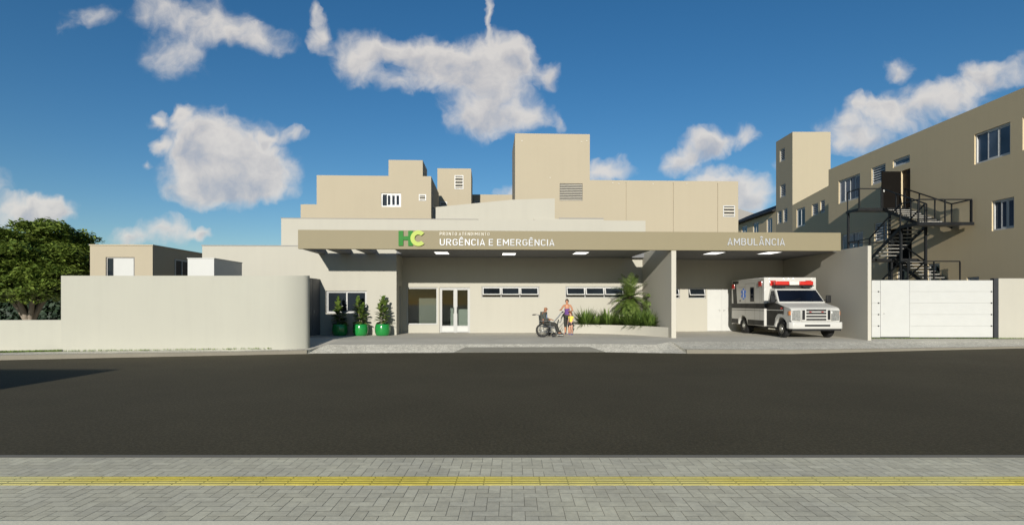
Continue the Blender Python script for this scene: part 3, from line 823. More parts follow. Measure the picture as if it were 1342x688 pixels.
# lobby seen through the glass
m = MB(); q0, q1 = e0 - .3, d1b + .3; ya, yb = DB + .252, DB + 3.6
m.box(q0, q1, yb, yb + .1, 0, 2.9); m.box(q0 - .1, q0, ya, yb, 0, 2.9); m.box(q1, q1 + .1, ya, yb, 0, 2.9); m.box(q0, q1, ya, yb, 2.91, 3.0)
em.part('lobby', m, M['lobby'], label='grey lobby behind the glass')
m = MB(); c0 = e0 + .55; m.box(c0, c0 + .9, yb - .05, yb - .003, .0, 2.1); em.part('inner_door', m, M['dark_gate'])
m = MB(); m.box(q0 + .05, e1 + .05, DB + 1.7, DB + 1.78, .01, 2.88); em.part('lobby_partition', m, M['coping'])
# awning strip windows, each sash tipped out at the foot
for (q0, q1, z0, z1) in aw:
    fr = MB(); bx = ringbars(fr, q0 + .004, q1 - .004, z0 + .004, z1 - .004, DB + .06, DB + .13, .035, FRONT)
    w3 = (q1 - q0 - .07) / 3
    for k in (1, 2): mbox(fr, FRONT, q0 + .035 + k * w3 - .018, q0 + .035 + k * w3 + .018, z0 + .04, z1 - .04, DB + .06, DB + .13)
    wo = em.part('window', fr, M['alu'], label='strip window of three sashes tipped open')
    bk = MB(); mbox(bk, FRONT, q0 + .04, q1 - .04, z0 + .04, z1 - .04, DB + .14, DB + .15); em.part('pane', bk, M['glass'], wo)
    for k in range(3):
        x0, x1 = q0 + .035 + k * w3 + .022, q0 + .035 + (k + 1) * w3 - .022
        zt_, zb = z1 - .045, z0 + .15
        def sp(x, t, off=0): return (x, DB + .05 - .17 * (1 - t) + off, zb + (zt_ - zb) * t)
        sash = MB(); b_ = .045; H_ = zt_ - zb; tb = b_ / H_
        def barq(xa, xb, ta, tb_):
            sash.hexa([sp(xa, ta), sp(xb, ta), sp(xb, ta, .035), sp(xa, ta, .035)], [sp(xa, tb_), sp(xb, tb_), sp(xb, tb_, .035), sp(xa, tb_, .035)])
        barq(x0, x1, 0, tb); barq(x0, x1, 1 - tb, 1); barq(x0, x0 + b_, tb, 1 - tb); barq(x1 - b_, x1, tb, 1 - tb)
        so_ = em.part('sash', sash, M['white_frame'], wo)
        em_p = MB(); em_p.hexa([sp(x0 + b_, tb, .012), sp(x1 - b_, tb, .012), sp(x1 - b_, tb, .02), sp(x0 + b_, tb, .02)], [sp(x0 + b_, 1 - tb, .012), sp(x1 - b_, 1 - tb, .012), sp(x1 - b_, 1 - tb, .02), sp(x0 + b_, 1 - tb, .02)])
        em.part('sash_pane', em_p, M['glass'], wo)
# ambulance bay back wall
sA0 = PF(846, 0, DA)[0] - .3; sA1 = PF(1030, 0, DA)[0]
bw = []
for (u0, u1, v0, v1) in ((868, 891, 377, 391), (902, 925, 377, 391)):
    bw.append((PF(u0, 0, DA)[0], PF(u1, 0, DA)[0], PF(u0, v1, DA)[1], PF(u0, v0, DA)[1]))
do0, doz = PF(927, 378, DA); do1 = PF(966, 0, DA)[0]
m = MB(); m.cells([(sA0, sA1, 0, 4.6)], bw + [(do0, do1, 0, doz)], DA, DA + .22, FRONT)
em.part('wall', m, M['cream'], label='back wall of the ambulance bay')
for (q0, q1, z0, z1) in bw:
    fr = MB(); ringbars(fr, q0 + .004, q1 - .004, z0 + .004, z1 - .004, DA + .06, DA + .12, .035, FRONT)
    wo = em.part('window', fr, M['alu'])
    bk = MB(); mbox(bk, FRONT, q0 + .04, q1 - .04, z0 + .04, z1 - .04, DA + .13, DA + .14); em.part('pane', bk, M['glass'], wo)
    zt_, zb = z1 - .045, z0 + .16
    sash = MB(); 
    x0, x1 = q0 + .05, q1 - .05
    def sp(x, t, off=0): return (x, DA + .05 - .16 * (1 - t) + off, zb + (zt_ - zb) * t)
    for (xa, xb, ta, tb_) in ((x0, x1, 0, .13), (x0, x1, .9, 1), (x0, x0 + .04, .13, .9), (x1 - .04, x1, .13, .9)):
        sash.hexa([sp(xa, ta), sp(xb, ta), sp(xb, ta, .03), sp(xa, ta, .03)], [sp(xa, tb_), sp(xb, tb_), sp(xb, tb_, .03), sp(xa, tb_, .03)])
    em.part('sash', sash, M['white_frame'], wo)
    p = MB(); p.hexa([sp(x0 + .04, .13, .01), sp(x1 - .04, .13, .01), sp(x1 - .04, .13, .018), sp(x0 + .04, .13, .018)], [sp(x0 + .04, .9, .01), sp(x1 - .04, .9, .01), sp(x1 - .04, .9, .018), sp(x0 + .04, .9, .018)])
    em.part('sash_pane', p, M['glass'], wo)
dm_ = (do0 + do1) / 2
for k, (q0, q1) in enumerate(((do0 + .01, dm_ - .003), (dm_ + .003, do1 - .01))):
    m = MB(); m.box(q0, q1, DA + .05, DA + .10, .012, doz - .012); dob = em.part('door', m, M['white_door'], label='white leaf of the ambulance bay double door')
    m = MB(); xh = (q1 - .1) if k == 0 else (q0 + .1)
    m.box(xh - .02, xh + .02, DA + .035, DA + .049, 1.0, 1.12); m.box(min(xh, xh + (-.08 if k == 0 else .08)), max(xh, xh + (-.08 if k == 0 else .08)), DA + .015, DA + .034, 1.07, 1.09)
    em.part('handle', m, M['alu'], dob)
m = MB(); m.box(sA0, sA1, DA + .222, DA + 3, 4.4, 4.58); em.part('roof', m, M['cream'])
m = MB(); q0 = PF(887, 0, DA)[0]; m.box(q0 - .06, q0 + .06, DA - .012, DA + .0, 1.55, 1.70)

# ------------------------------------------------------------------ canopy over entrance and ambulance bay
DF = 22.6
f0, fz1 = PF(390.5, 301.2, DF); fz0 = PF(390.5, 326, DF)[1]; f1 = PF(1102, 0, DF)[0]
cn = T('entrance_canopy', 'long flat tan canopy over the entrance and the ambulance bay', 'canopy', ((f0 + f1) / 2, DF, 0), 'F')
m = MB(); m.box(f0, f1, DF, DF + .18, fz0, fz1); cn.part('fascia', m, M['fascia'], bevel=.006)
zc0, zc1 = fz0 + .03, fz0 + .26
sS = PF(515, 0, DF + .1)[0]; sw = PF(880.5, 0, DF)[0]
sOp = PF(823, 0, 27.0)[0]
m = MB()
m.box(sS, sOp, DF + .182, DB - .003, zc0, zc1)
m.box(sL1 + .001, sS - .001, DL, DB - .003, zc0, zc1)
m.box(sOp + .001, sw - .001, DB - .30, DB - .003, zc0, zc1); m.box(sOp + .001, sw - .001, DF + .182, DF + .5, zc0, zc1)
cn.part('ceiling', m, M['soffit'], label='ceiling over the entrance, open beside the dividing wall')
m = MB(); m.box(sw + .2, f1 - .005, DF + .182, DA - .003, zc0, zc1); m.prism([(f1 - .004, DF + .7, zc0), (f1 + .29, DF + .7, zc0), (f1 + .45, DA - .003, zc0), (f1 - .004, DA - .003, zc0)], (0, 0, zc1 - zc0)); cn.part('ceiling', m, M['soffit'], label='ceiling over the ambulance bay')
m = MB()
bms = [(f0, f0 + .3)]
for (ua, ub) in ((446, 460), (481, 493)):
    bms.append((PF(ua, 0, DL)[0], PF(ub, 0, DL)[0]))
for (q0, q1) in bms:
    bm_ = MB(); bm_.box(q0, q1, DF + .182, DL - .003, zc0, zc1); cn.part('beam', bm_, M['soffit'])
# dividing wall and end post
m = MB(); m.box(sw, sw + .2, DF + .05, DA - .003, -.02, zc0 - .004 + .03 + .2); 
dv = T('dividing_wall', 'cream wall between the planter and the ambulance bay, its end forming a post', 'wall', (sw, DF, 0), 'F'); dv.part('wall_panel', m, M['cream_side'], bevel=.008)
# ceiling lights
for i, (u, v, w_, lab) in enumerate(((579, 331.2, .62, 'square ceiling light nearest the green and lime logo'), (667, 332.6, .62, 'square ceiling light under the middle of the long lettering'), (761, 331.4, .62, 'square ceiling light near the palm, right of the long lettering'),
                              (935.5, 331.5, .66, 'ceiling light in the bay left of the ambulance'), (1008, 331.2, .66, 'ceiling light above the ambulance'))):
    z = zc0; t = (zc0 - HC) * FL / (CY - v); X = (u - CX) * t / FL
    s_, d_ = X * CA + t * SA, -X * SA + t * CA
    d_ = max(d_, DF + .9)
    lt = T('ceiling_light', lab, 'ceiling light', (s_, d_, z), 'F', group='ceiling lights under the canopy')
    fr = MB(); dz = .02
    ringbars(fr, s_ - w_ / 2, s_ + w_ / 2, d_ - .55, d_ + .55, z - .022, z - .001, .02, lambda a, zz, d: (a, zz, d))
    lt.part('frame', fr, M['white_frame'])
    p = MB(); p.box(s_ - w_ / 2 + .02, s_ + w_ / 2 - .02, d_ - .53, d_ + .53, z - .016, z - .002); lt.part('diffuser', p, M['lamp'])
# ------------------------------------------------------------------ lettering on the fascia
def arcp(cx, cz, rx, rz, a0, a1, n=10): return [(cx + rx * math.cos(rad(a0 + (a1 - a0) * k / n)), cz + rz * math.sin(rad(a0 + (a1 - a0) * k / n))) for k in range(n + 1)]
def glyph(c, W):
    """stroke skeletons in a plain road-sign style; capital height 1, stroke centred"""
    h = W / 2; r = .26
    o = lambda x: (x, h) if False else x
    lo, hi, le, ri = h, 1 - h, h, .60 - h
    mid = (le + ri) / 2
    rr = (ri - le) / 2
    bowl_t = arcp(mid, hi - rr, rr, rr, 180, 0, 12); bowl_b = arcp(mid, lo + rr, rr, rr, 180, 360, 12)
    if c == 'U': return [[(le, 1)] + bowl_b[0:1] + bowl_b[1:] + [(ri, 1)]], .60
    if c == 'R': return [[(le, 0), (le, hi), (ri - .20, hi)] + arcp(ri - .22, .72 + .0, .22, hi - .72, 90, -90, 10) + [(le, .72 * 2 - hi)], [(mid - .02, .72 * 2 - hi), (ri + .02, 0)]], .61
    if c == 'G': return [list(reversed(arcp(mid, hi - rr, rr, rr, 180, 18, 10)[0:])) + [(le, lo + rr)] + arcp(mid, lo + rr, rr, rr, 180, 360, 12) + [(ri, .50), (mid, .50)]], .60
    if c == 'C': return [list(reversed(arcp(mid, hi - rr, rr, rr, 180, 18, 10))) + [(le, lo + rr)] + arcp(mid, lo + rr, rr, rr, 180, 342, 12)], .58
    if c in 'EÊ':
        g = [[(.52, hi), (le, hi), (le, lo), (.52, lo)], [(le, .51), (.47, .51)]]
        if c == 'Ê': g.append([(.12, 1.10), (.28, 1.25), (.44, 1.10)])
        return g, .53
    if c == 'N': return [[(le, 0), (le, 1)], [(le + .01, 1 - h * .6), (ri - .01, h * .6)], [(ri, 0), (ri, 1)]], .60
    if c == 'I': return [[(le, 0), (le, 1)]], W
    if c in 'AÂ':
        g = [[(h * .9, 0), (.31, 1 - h * .3), (.62 - h * .9, 0)], [(.15, .27), (.47, .27)]]
        if c == 'Â': g.append([(.15, 1.10), (.31, 1.25), (.47, 1.10)])
        return g, .62
    if c == 'M': return [[(le, 0), (le, 1)], [(le + .01, 1 - h * .6), (.37, .30)], [(.37, .30), (.74 - h - .01, 1 - h * .6)], [(.74 - h, 0), (.74 - h, 1)]], .74
    if c == 'B': return [[(le, lo), (le, hi), (ri - .24, hi)] + arcp(ri - .25, .745, .22, hi - .745, 90, -90, 8) + [(le, .745 * 2 - hi)], [(ri - .24, .745 * 2 - hi)] + arcp(ri - .25, (.745 * 2 - hi + lo) / 2, .25, (.745 * 2 - hi - lo) / 2, 90, -90, 8) + [(le, lo)]], .60
    if c == 'L': return [[(le, 1), (le, lo), (.50, lo)]], .50
    if c == 'P': return [[(le, 0), (le, hi), (ri - .20, hi)] + arcp(ri - .22, .70, .22, hi - .70, 90, -90, 10) + [(le, .70 * 2 - hi)]], .58
    if c == 'O': return [arcp(mid, hi - rr, rr, rr, 0, 180, 12) + arcp(mid, lo + rr, rr, rr, 180, 360, 12) + [(ri, hi - rr)]], .60
    if c == 'T': return [[(.02, hi), (.54, hi)], [(.28, 0), (.28, hi)]], .56
    if c == 'D': return [[(mid - .04, lo), (le, lo), (le, hi), (mid - .04, hi)] + arcp(mid - .04, .5, ri - mid + .04, .5 - h, 90, -90, 16)], .60
    return [], .30
def stroke(mb, pts, W, d0, d1, fx):
    P = [Vector(p) for p in pts]
    Q = [P[0]]
    for p in P[1:]:
        if (p - Q[-1]).length > 1e-4: Q.append(p)
    n = len(Q); A = []; B = []
    for i in range(n):
        t0 = (Q[i] - Q[max(i-1, 0)]); t1 = (Q[min(i+1, n-1)] - Q[i])
        if t0.length < 1e-6: t0 = t1
        if t1.length < 1e-6: t1 = t0
        t0.normalize(); t1.normalize(); n0 = Vector((-t0.y, t0.x)); n1 = Vector((-t1.y, t1.x)); m_ = n0 + n1
        if m_.length < .2: m_ = n0
        m_.normalize(); k = min(1.9, 1 / max(.35, m_.dot(n0)))
        A.append(Q[i] + m_ * W / 2 * k); B.append(Q[i] - m_ * W / 2 * k)
    vs = [fx(p, d0) for p in A] + [fx(p, d0) for p in B] + [fx(p, d1) for p in A] + [fx(p, d1) for p in B]
    fs = []
    for i in range(n - 1):
        fs += [(i, i+1, n+i+1, n+i), (2*n+i+1, 2*n+i, 3*n+i, 3*n+i+1), (i+1, i, 2*n+i, 2*n+i+1), (n+i, n+i+1, 3*n+i+1, 3*n+i)]
    fs += [(0, n, 3*n, 2*n), (2*n-1, n-1, 3*n-1, 4*n-1)]
    mb.add(vs, fs)
def sign(name, label, txt, u0, u1, vbase, vcap, mat, bold, spacing):
    sa, zb = PF(u0, vbase, DF); sb = PF(u1, 0, DF)[0]; zc = PF(u0, vcap, DF)[1]
    s_ = T(name, label, 'lettering', ((sa + sb) / 2, DF, zb), 'F')
    W = bold; pos = 0; lay = []
    for c in txt:
        g, w = glyph(c, W); lay.append((c, g, pos)); pos += w + (spacing if c != ' ' else 0)
    pos -= spacing; kx = (sb - sa) / pos; kz = zc - zb
    word = MB(); cnt = 0
    def flush(mb):
        if mb.v: s_.part('word', mb, mat)
    for c, g, x0 in lay:
        if c == ' ': flush(word); word = MB(); continue
        for q, pts in enumerate(g):
            e = .0006 * q
            stroke(word, pts, W, DF - .036 - e, DF - .004, lambda p, d: (sa + (x0 + p.x) * kx, d, zb + p.y * kz))
    flush(word)
sign('sign_lettering', 'long silver URGÊNCIA E EMERGÊNCIA lettering on the canopy fascia', 'URGÊNCIA E EMERGÊNCIA', 576.5, 726.5, 321.8, 313.2, M['letter'], .118, .165)
sign('sign_lettering', 'small pale PRONTO ATENDIMENTO lettering above the long silver words', 'PRONTO ATENDIMENTO', 576.5, 641.5, 308.7, 304.6, M['letter_small'], .12, .30)
sign('sign_lettering', 'silver AMBULÂNCIA lettering over the ambulance bay', 'AMBULÂNCIA', 953, 1028, 321.6, 312.4, M['letter'], .118, .165)
# logo: a green H and a lime C
sa, zb = PF(522.5, 322.3, DF); zt_ = PF(522.5, 302.6, DF)[1]; px = (PF(557, 0, DF)[0] - sa) / 34.5; Hh = zt_ - zb
lg = T('logo_sign', 'green H and lime C standing on the canopy fascia', 'logo', (sa + .5, DF, zb), 'F')
m = MB(); w_ = 6.2 * px; b2 = 12.6 * px
m.box(sa, sa + w_, DF - .05, DF - .002, zb, zt_); m.box(sa + b2, sa + b2 + w_, DF - .05, DF - .002, zb, zt_)
m.box(sa + w_, sa + b2, DF - .05, DF - .002, zb + Hh * .38, zb + Hh * .64)
lg.part('letter_h', m, M['logo_g'], bevel=.004)
m = MB(); cx = sa + 26.0 * px; cz = zb + Hh * .5; ro, ri = 10.3 * px, 4.9 * px
outer = []; inner = []
for k in range(33):
    a = rad(42) + (2 * math.pi - rad(84)) * k / 32
    outer.append((cx + ro * math.cos(a), DF - .075, cz + ro * math.sin(a))); inner.append((cx + ri * math.cos(a), DF - .075, cz + ri * math.sin(a)))
n = 33; bo = [(x, DF - .052, z) for (x, y, z) in outer]; bi = [(x, DF - .052, z) for (x, y, z) in inner]
m.add(outer + inner + bo + bi, [(i, i+1, n+i+1, n+i) for i in range(32)] + [(2*n+i, 2*n+i+1, 3*n+i+1, 3*n+i) for i in range(32)] +
      [(i, i+1, 2*n+i+1, 2*n+i) for i in range(32)] + [(n+i, n+i+1, 3*n+i+1, 3*n+i) for i in range(32)] + [(0, n, 3*n, 2*n), (n-1, 2*n-1, 4*n-1, 3*n-1)])
lg.part('letter_c', m, M['logo_y'])
# ------------------------------------------------------------------ ambulance bay side wall
YW0 = 21.9; XW0 = PW(1137.3, 0, YW0)[0]; XW1 = PW(1142, 0, 21.9)[0]
bwall = T('side_wall', 'tall cream side wall right of the ambulance, ending beside the white gate', 'wall', (XW0, YW0, 0))
zt_ = PW(1141, 322, YW0)[1]
yend = 30.2
slope = -ANG * .55
x_end = XW0 - (yend - YW0) * .012
m = MB(); m.hexa([(XW0, YW0, -.05), (XW1, YW0, -.05), (x_end + .14, yend, -.05), (x_end, yend, -.05)], [(XW0, YW0, zt_), (XW1, YW0, zt_), (x_end + .14, yend, zt_), (x_end, yend, zt_)])
bwall.part('wall_panel', m, M['cream_side'], bevel=.006)

# ------------------------------------------------------------------ upper storeys behind
def vent_f(th, u0, u1, v0, v1, d, slats, frame=None, label=None):
    a0, z1 = PF(u0, v0, d); a1, z0 = PF(u1, v1, d)
    fr = MB(); ringbars(fr, a0, a1, z0, z1, d - .03, d - .002, .05, FRONT)
    wo = th.part('vent', fr, frame or M['white_frame'], label=label)
    bk = MB(); mbox(bk, FRONT, a0 + .05, a1 - .05, z0 + .05, z1 - .05, d - .012, d - .002); th.part('vent_back', bk, M['vent_dark'], wo)
    sl = MB(); h = (z1 - z0 - .1) / slats
    for i in range(slats):
        zz = z0 + .05 + (i + .5) * h
        sl.hexa([(a0 + .05, d - .06, zz - h * .30), (a1 - .05, d - .06, zz - h * .30), (a1 - .05, d - .055, zz - h * .34), (a0 + .05, d - .055, zz - h * .34)],
                [(a0 + .05, d - .014, zz + h * .22), (a1 - .05, d - .014, zz + h * .22), (a1 - .05, d - .012, zz + h * .18), (a0 + .05, d - .012, zz + h * .18)])
    th.part('slats', sl, frame or M['vent'], wo)
def roofcap(th, s0, s1, d0, d1, z, mat): m = MB(); m.box(s0 + .12, s1 - .12, d0 + .12, d1 - .12, z + .002, z + .03); th.part('roof', m, mat)
# beige block upper left
D = 34.0
b1 = T('upper_block', 'beige stepped block with a sliding window above the left of the canopy', 'building', (PF(500, 0, D)[0], D, 0), 'F')
sA, zA = PF(394, 268, D); sB, zB = PF(415, 229.8, D); sC, zC = PF(509.2, 209.8, D); sD = PF(554, 0, D)[0]; sE = PF(565, 0, D)[0]
wa0, wz1 = PF(499.5, 253.2, D); wa1, wz0 = PF(525.5, 271.3, D)
m = MB(); m.cells([(sA, sB, 0, zA), (sB, sE, 0, zB), (sC, sD, zB, zC)], [(wa0, wa1, wz0, wz1)], D, D + .9, FRONT, .18)
m.cells([(sA, sB, 0, zA), (sB, sE, 0, zB)], [], D + .9, D + 5.2, FRONT); m.cells([(sC, sD, zB - .5, zC)], [], D + .9, D + 2.4, FRONT)
b1.part('wall', m, M['beige'])
roofcap(b1, sC, sD, D, D + 2.4, zC, M['beige']); roofcap(b1, sA, sB, D, D + 5.2, zA, M['beige'])
window(b1, FRONT, wa0, wa1, wz0, wz1, D + .06, 4, .07, open_=0)
vent_f(b1, 549, 558.5, 255, 263.3, D, 2)
sx = sE + .003; fr = MB()
for (y0, y1) in ((D + 1.0, D + 1.8), (D + 2.4, D + 3.1)):
    fr = MB(); ringbars(fr, y0, y1, 6.3, 7.6, sx, sx + .04, .06, SIDE); wo = b1.part('window', fr, M['alu'])
    p = MB(); mbox(p, SIDE, y0 + .06, y1 - .06, 6.36, 7.54, sx, sx + .015); b1.part('pane', p, M['glass'], wo)
# louvred tower behind
D = 40.0
b2_ = T('upper_block', 'narrow beige tower with a tall louvred vent behind the stepped block', 'building', (PF(600, 0, D)[0], D, 0), 'F')
sA, zA = PF(573.2, 220.8, D); sB = PF(617.5, 0, D)[0]
m = MB(); m.box(sA, sB, D, D + 3.2, 0, zA); b2_.part('wall', m, M['beige'])
roofcap(b2_, sA, sB, D, D + 3.2, zA, M['beige'])
vent_f(b2_, 595.8, 607.3, 230, 248.3, D, 4); vent_f(b2_, 577, 586, 264.5, 270.5, D, 2)
# long low beige strip behind
D = 43.5
b3 = T('rear_block', 'long beige rear block just showing between the narrow tower and the tall block', 'building', (PF(640, 0, D)[0], D, 0), 'F')
sA, zA = PF(560, 254.6, D); sB = PF(700, 0, D)[0]
m = MB(); m.box(sA, sB, D, D + 6, 0, zA); b3.part('wall', m, M['beige']); roofcap(b3, sA, sB, D, D + 6, zA, M['beige'])
vent_f(b3, 622, 628.5, 263.8, 270.5, D, 2)
# tall block and hall
D = 32.0
b4 = T('main_block', 'beige hall with a tall square block and a big louvred vent above the canopy', 'building', (PF(800, 0, D)[0], D, 0), 'F')
sA, zA = PF(675, 175, D); sB = PF(773, 0, D)[0]; sC, zC = PF(967.5, 238, D)
vs0, vz1 = PF(733.5, 240.5, D); vs1, vz0 = PF(763.5, 263.3, D)
seams = [PF(u, 0, D)[0] for u in (820.3, 882.2, 940.4)]
m = MB(); m.cells([(sA, sB, 0, zA), (sB, sC, 0, zC)], [(vs0, vs1, vz0, vz1)] + [(x - .02, x + .02, 4.8, zC - .12) for x in seams], D, D + 1.5, FRONT, .05)
m.box(sA, sB, D + 1.5, D + 3.9, 0, zA); m.box(sB + .002, sC, D + 1.5, D + 7, 0, zC)
b4.part('wall', m, M['beige'])
roofcap(b4, sA, sB, D, D + 3.9, zA, M['beige']); roofcap(b4, sB, sC, D, D + 7, zC, M['beige'])
bk = MB(); mbox(bk, FRONT, vs0 + .002, vs1 - .002, vz0 + .002, vz1 - .002, D + .04, D + .048); vo = b4.part('vent', bk, M['vent_dark'], label='big square louvred vent')
sl = MB(); n = 10; h = (vz1 - vz0) / n
for i in range(n):
    zz = vz0 + (i + .5) * h
    sl.hexa([(vs0 + .01, D - .005, zz - h * .34), (vs1 - .01, D - .005, zz - h * .34), (vs1 - .01, D + .0, zz - h * .40), (vs0 + .01, D + .0, zz - h * .40)],
            [(vs0 + .01, D + .035, zz + h * .16), (vs1 - .01, D + .035, zz + h * .16), (vs1 - .01, D + .038, zz + h * .10), (vs0 + .01, D + .038, zz + h * .10)])
b4.part('slats', sl, M['vent'], vo)
vent_f(b4, 947.5, 963, 269.5, 284.5, D, 3)
for (u, v) in ((684, 185), (762, 186), (769, 185), (721, 233), (803, 240), (811, 241), (856, 241), (900, 241)):
    pp = MB(); a, z = PF(u, v, D); pp.lathe([(.0, -.02), (.035, -.02), (.035, .0)], (a, D - .001, z), 8, 'y')
    b4.part('wall_stud', pp, M['vent'])

# ------------------------------------------------------------------ three-storey building on the right
XB = 22.2; YN, YE = 21.6, 38.8
ZB = PX(1342, 115, XB)[1]
rb = T('hospital_block', 'large tan three-storey hospital block running back on the right', 'building', (XB, 30, 0))
def hx(u0, v0, v1, u1, X=XB):
    """hole on a receding wall from its left edge (u0, top v0, foot v1) to u1"""
    ya, z1 = PX(u0, v0, X); z0 = PX(u0, v1, X)[1]; yb = PX(u1, 0, X)[0]
    return (min(ya, yb), max(ya, yb), z0, z1)
H = {'big': hx(1277, 176.8, 216.2, 1324), 'edge_up': (21.9, 24.05, hx(1277, 176.8, 216.2, 1324)[2], hx(1277, 176.8, 216.2, 1324)[3]), 'mid': hx(1299.8, 264, 303, 1329), 'edge_lo': (21.9, 23.9, hx(1299.8, 264, 303, 1329)[2], hx(1299.8, 264, 303, 1329)[3]),
     'upl': hx(1099.2, 237.5, 267.5, 1127), 'louv': hx(1142.3, 220.8, 243.2, 1160.5), 'trans': hx(1170.2, 210.8, 220.4, 1192.3),
     'door': hx(1181, 224.5, 275, 1193), 'lol': hx(1103, 308, 340, 1131), 'louv2': hx(1146, 293, 317, 1162.5), 'door2': hx(1163, 301.5, 352, 1195), 'tr2': hx(1177, 284.8, 290.5, 1193.3),
     'gl1': hx(1175.5, 352.5, 372, 1191), 'gl2': hx(1216, 346, 380, 1231.5), 'small': hx(1267, 363.5, 374, 1283)}
H['trans'] = (H['trans'][0], H['trans'][1], H['trans'][2], H['trans'][3])
m = MB(); m.cells([(YN, YE, -.3, ZB)], list(H.values()), XB, XB + 9, SIDE, .2); rb.part('wall', m, M['tan'])
m = MB(); m.box(XB + .15, XB + 8.85, YN + .15, YE - .15, ZB + .002, ZB + .05); rb.part('roof', m, M['coping'])
for k, n_ in (('big', 3), ('edge_up', 3), ('mid', 3), ('edge_lo', 3), ('upl', 4), ('lol', 4)):
    window(rb, SIDE, *H[k], XB + .06, n_, .07, open_=(n_ - 1 if k in ('big', 'mid') else 1 if n_ == 4 else None), pane=M['glass_blue'])
for k in ('louv', 'louv2'): window(rb, SIDE, *H[k], XB + .05, 1, .08, 'louver', pane=M['glass_blue'], frame=M['white_frame'])
for k in ('trans', 'tr2', 'gl1', 'small'): window(rb, SIDE, *H[k], XB + .05, 1, .07, pane=M['glass_blue'])
window(rb, SIDE, *H['gl2'], XB + .05, 2, .07, pane=M['glass'])
for k, mm in (('door', M['brown_door']), ('door2', M['dark_door'])):
    y0, y1, z0, z1 = H[k]
    m = MB(); mbox(m, SIDE, y0 + .01, y1 - .01, z0 + .01, z1 - .01, XB + .12, XB + .17); rb.part('doorway', m, mm)
# the open upper door leaf
y0, y1, z0, z1 = H['door']
m = MB(); m.box(XB - 1.12, XB - .02, y1 - .03, y1 + .02, z0 + .02, z1 - .02); dl = rb.part('door', m, M['dark_door'], label='black door leaf standing open onto the stair landing')
m = MB(); m.box(XB - 1.06, XB - .98, y1 - .06, y1 - .031, z0 + 1.0, z0 + 1.15); rb.part('handle', m, M['alu'], dl)
# set-back rear range with dark roof
XR = 25.2
rr = T('rear_range', 'tan rear range with a dark roof behind the ambulance bay', 'building', (XR, 50, 0))
zr0 = PX(1086, 241, XR)[1]; zr1 = PX(1039, 268.8, XR)[1]; yT0 = PX(1038.6, 0, XR)[0]; yT1 = PX(1017, 0, XR)[0]
ze = PX(1016, 277.6, XR)[1]
hs_ = [hx(1044, 274.5, 298.5, 1055, XR), hx(1064, 268.5, 283.5, 1072, XR), hx(1075, 263.8, 280, 1081, XR)]
m = MB(); m.cells([(YE + .01, yT0 - .01, 0, zr1)], hs_, XR, XR + 6, SIDE, .18)
ya = YE + .01; yb = yT0 - .01
m.prism([(XR, ya, zr1 + .001), (XR, yb, zr1 + .001), (XR, ya, zr0 + .35)], (6, 0, 0))
h2 = [hx(1005, 287.3, 312, 1012, XR), hx(987, 292.5, 314, 994, XR), hx(972, 297, 316, 979, XR)]
m.cells([(yT1 + .01, 66, 0, ze)], h2, XR, XR + 6, SIDE, .18)
rr.part('wall', m, M['tan'])
window(rr, SIDE, *hs_[0], XR + .05, 2, .08, pane=M['glass'])
for q in hs_[1:]: window(rr, SIDE, *q, XR + .05, 1, .08, 'louver', pane=M['glass_blue'])
for q in h2: window(rr, SIDE, *q, XR + .05, 2, .08, pane=M['glass_blue'])
yr = yT1 + .02
m = MB(); m.prism([(XR - .35, yr, ze + .02), (XR - .35, yr, ze + .16), (XR + 3.2, yr, ze + 1.75), (XR + 6.3, yr, ze + .16), (XR + 6.3, yr, ze + .02)], (0, 66.3 - yr, 0))
rr.part('roof', m, M['roof_black'])
# far gabled roof
fx0, fz = PW(958, 291, 72); fx1 = PW(1000, 0, 72)[0]
fb = T('far_house', 'distant house with a grey-brown pitched roof behind the dark roof', 'house', ((fx0 + fx1) / 2, 72, 0))
m = MB(); m.box(fx0, fx1 + 4, 72, 80, 0, fz); fb.part('wall', m, M['tan'])
zz = PW(967, 274.5, 72)[1]
m = MB(); m.prism([(fx0 - .4, 71.6, fz), (fx1 + 4.4, 71.6, fz), (PW(972, 0, 72)[0] + 1.5, 71.6, zz - .6), (PW(966, 0, 72)[0], 71.6, zz)], (0, 9, 0)); fb.part('roof', m, M['coping'])
# tower
tw = T('stair_tower', 'tall square tan tower rising behind the rear range', 'tower', (XR, yT0, 0))
zt_ = PX(1038.6, 173.2, XR)[1]; xt1 = PW(1088.5, 0, yT0)[0]
ht = [hx(1022, 197.2, 213, 1028.5, XR), hx(1022.3, 243.5, 259.5, 1029.5, XR), hx(1018.8, 277.6, 294, 1024.3, XR), hx(1026.2, 274.6, 292, 1031.8, XR)]
m = MB(); m.cells([(yT0, yT1, 0, zt_)], ht, XR, xt1, SIDE, .18); tw.part('wall', m, M['tower'])
m = MB(); m.box(XR + .15, xt1 - .15, yT0 + .15, yT1 - .15, zt_ + .002, zt_ + .05); tw.part('roof', m, M['tan'])
for q in ht: window(tw, SIDE, *q, XR + .05, 1, .08, 'louver', pane=M['glass_blue'])

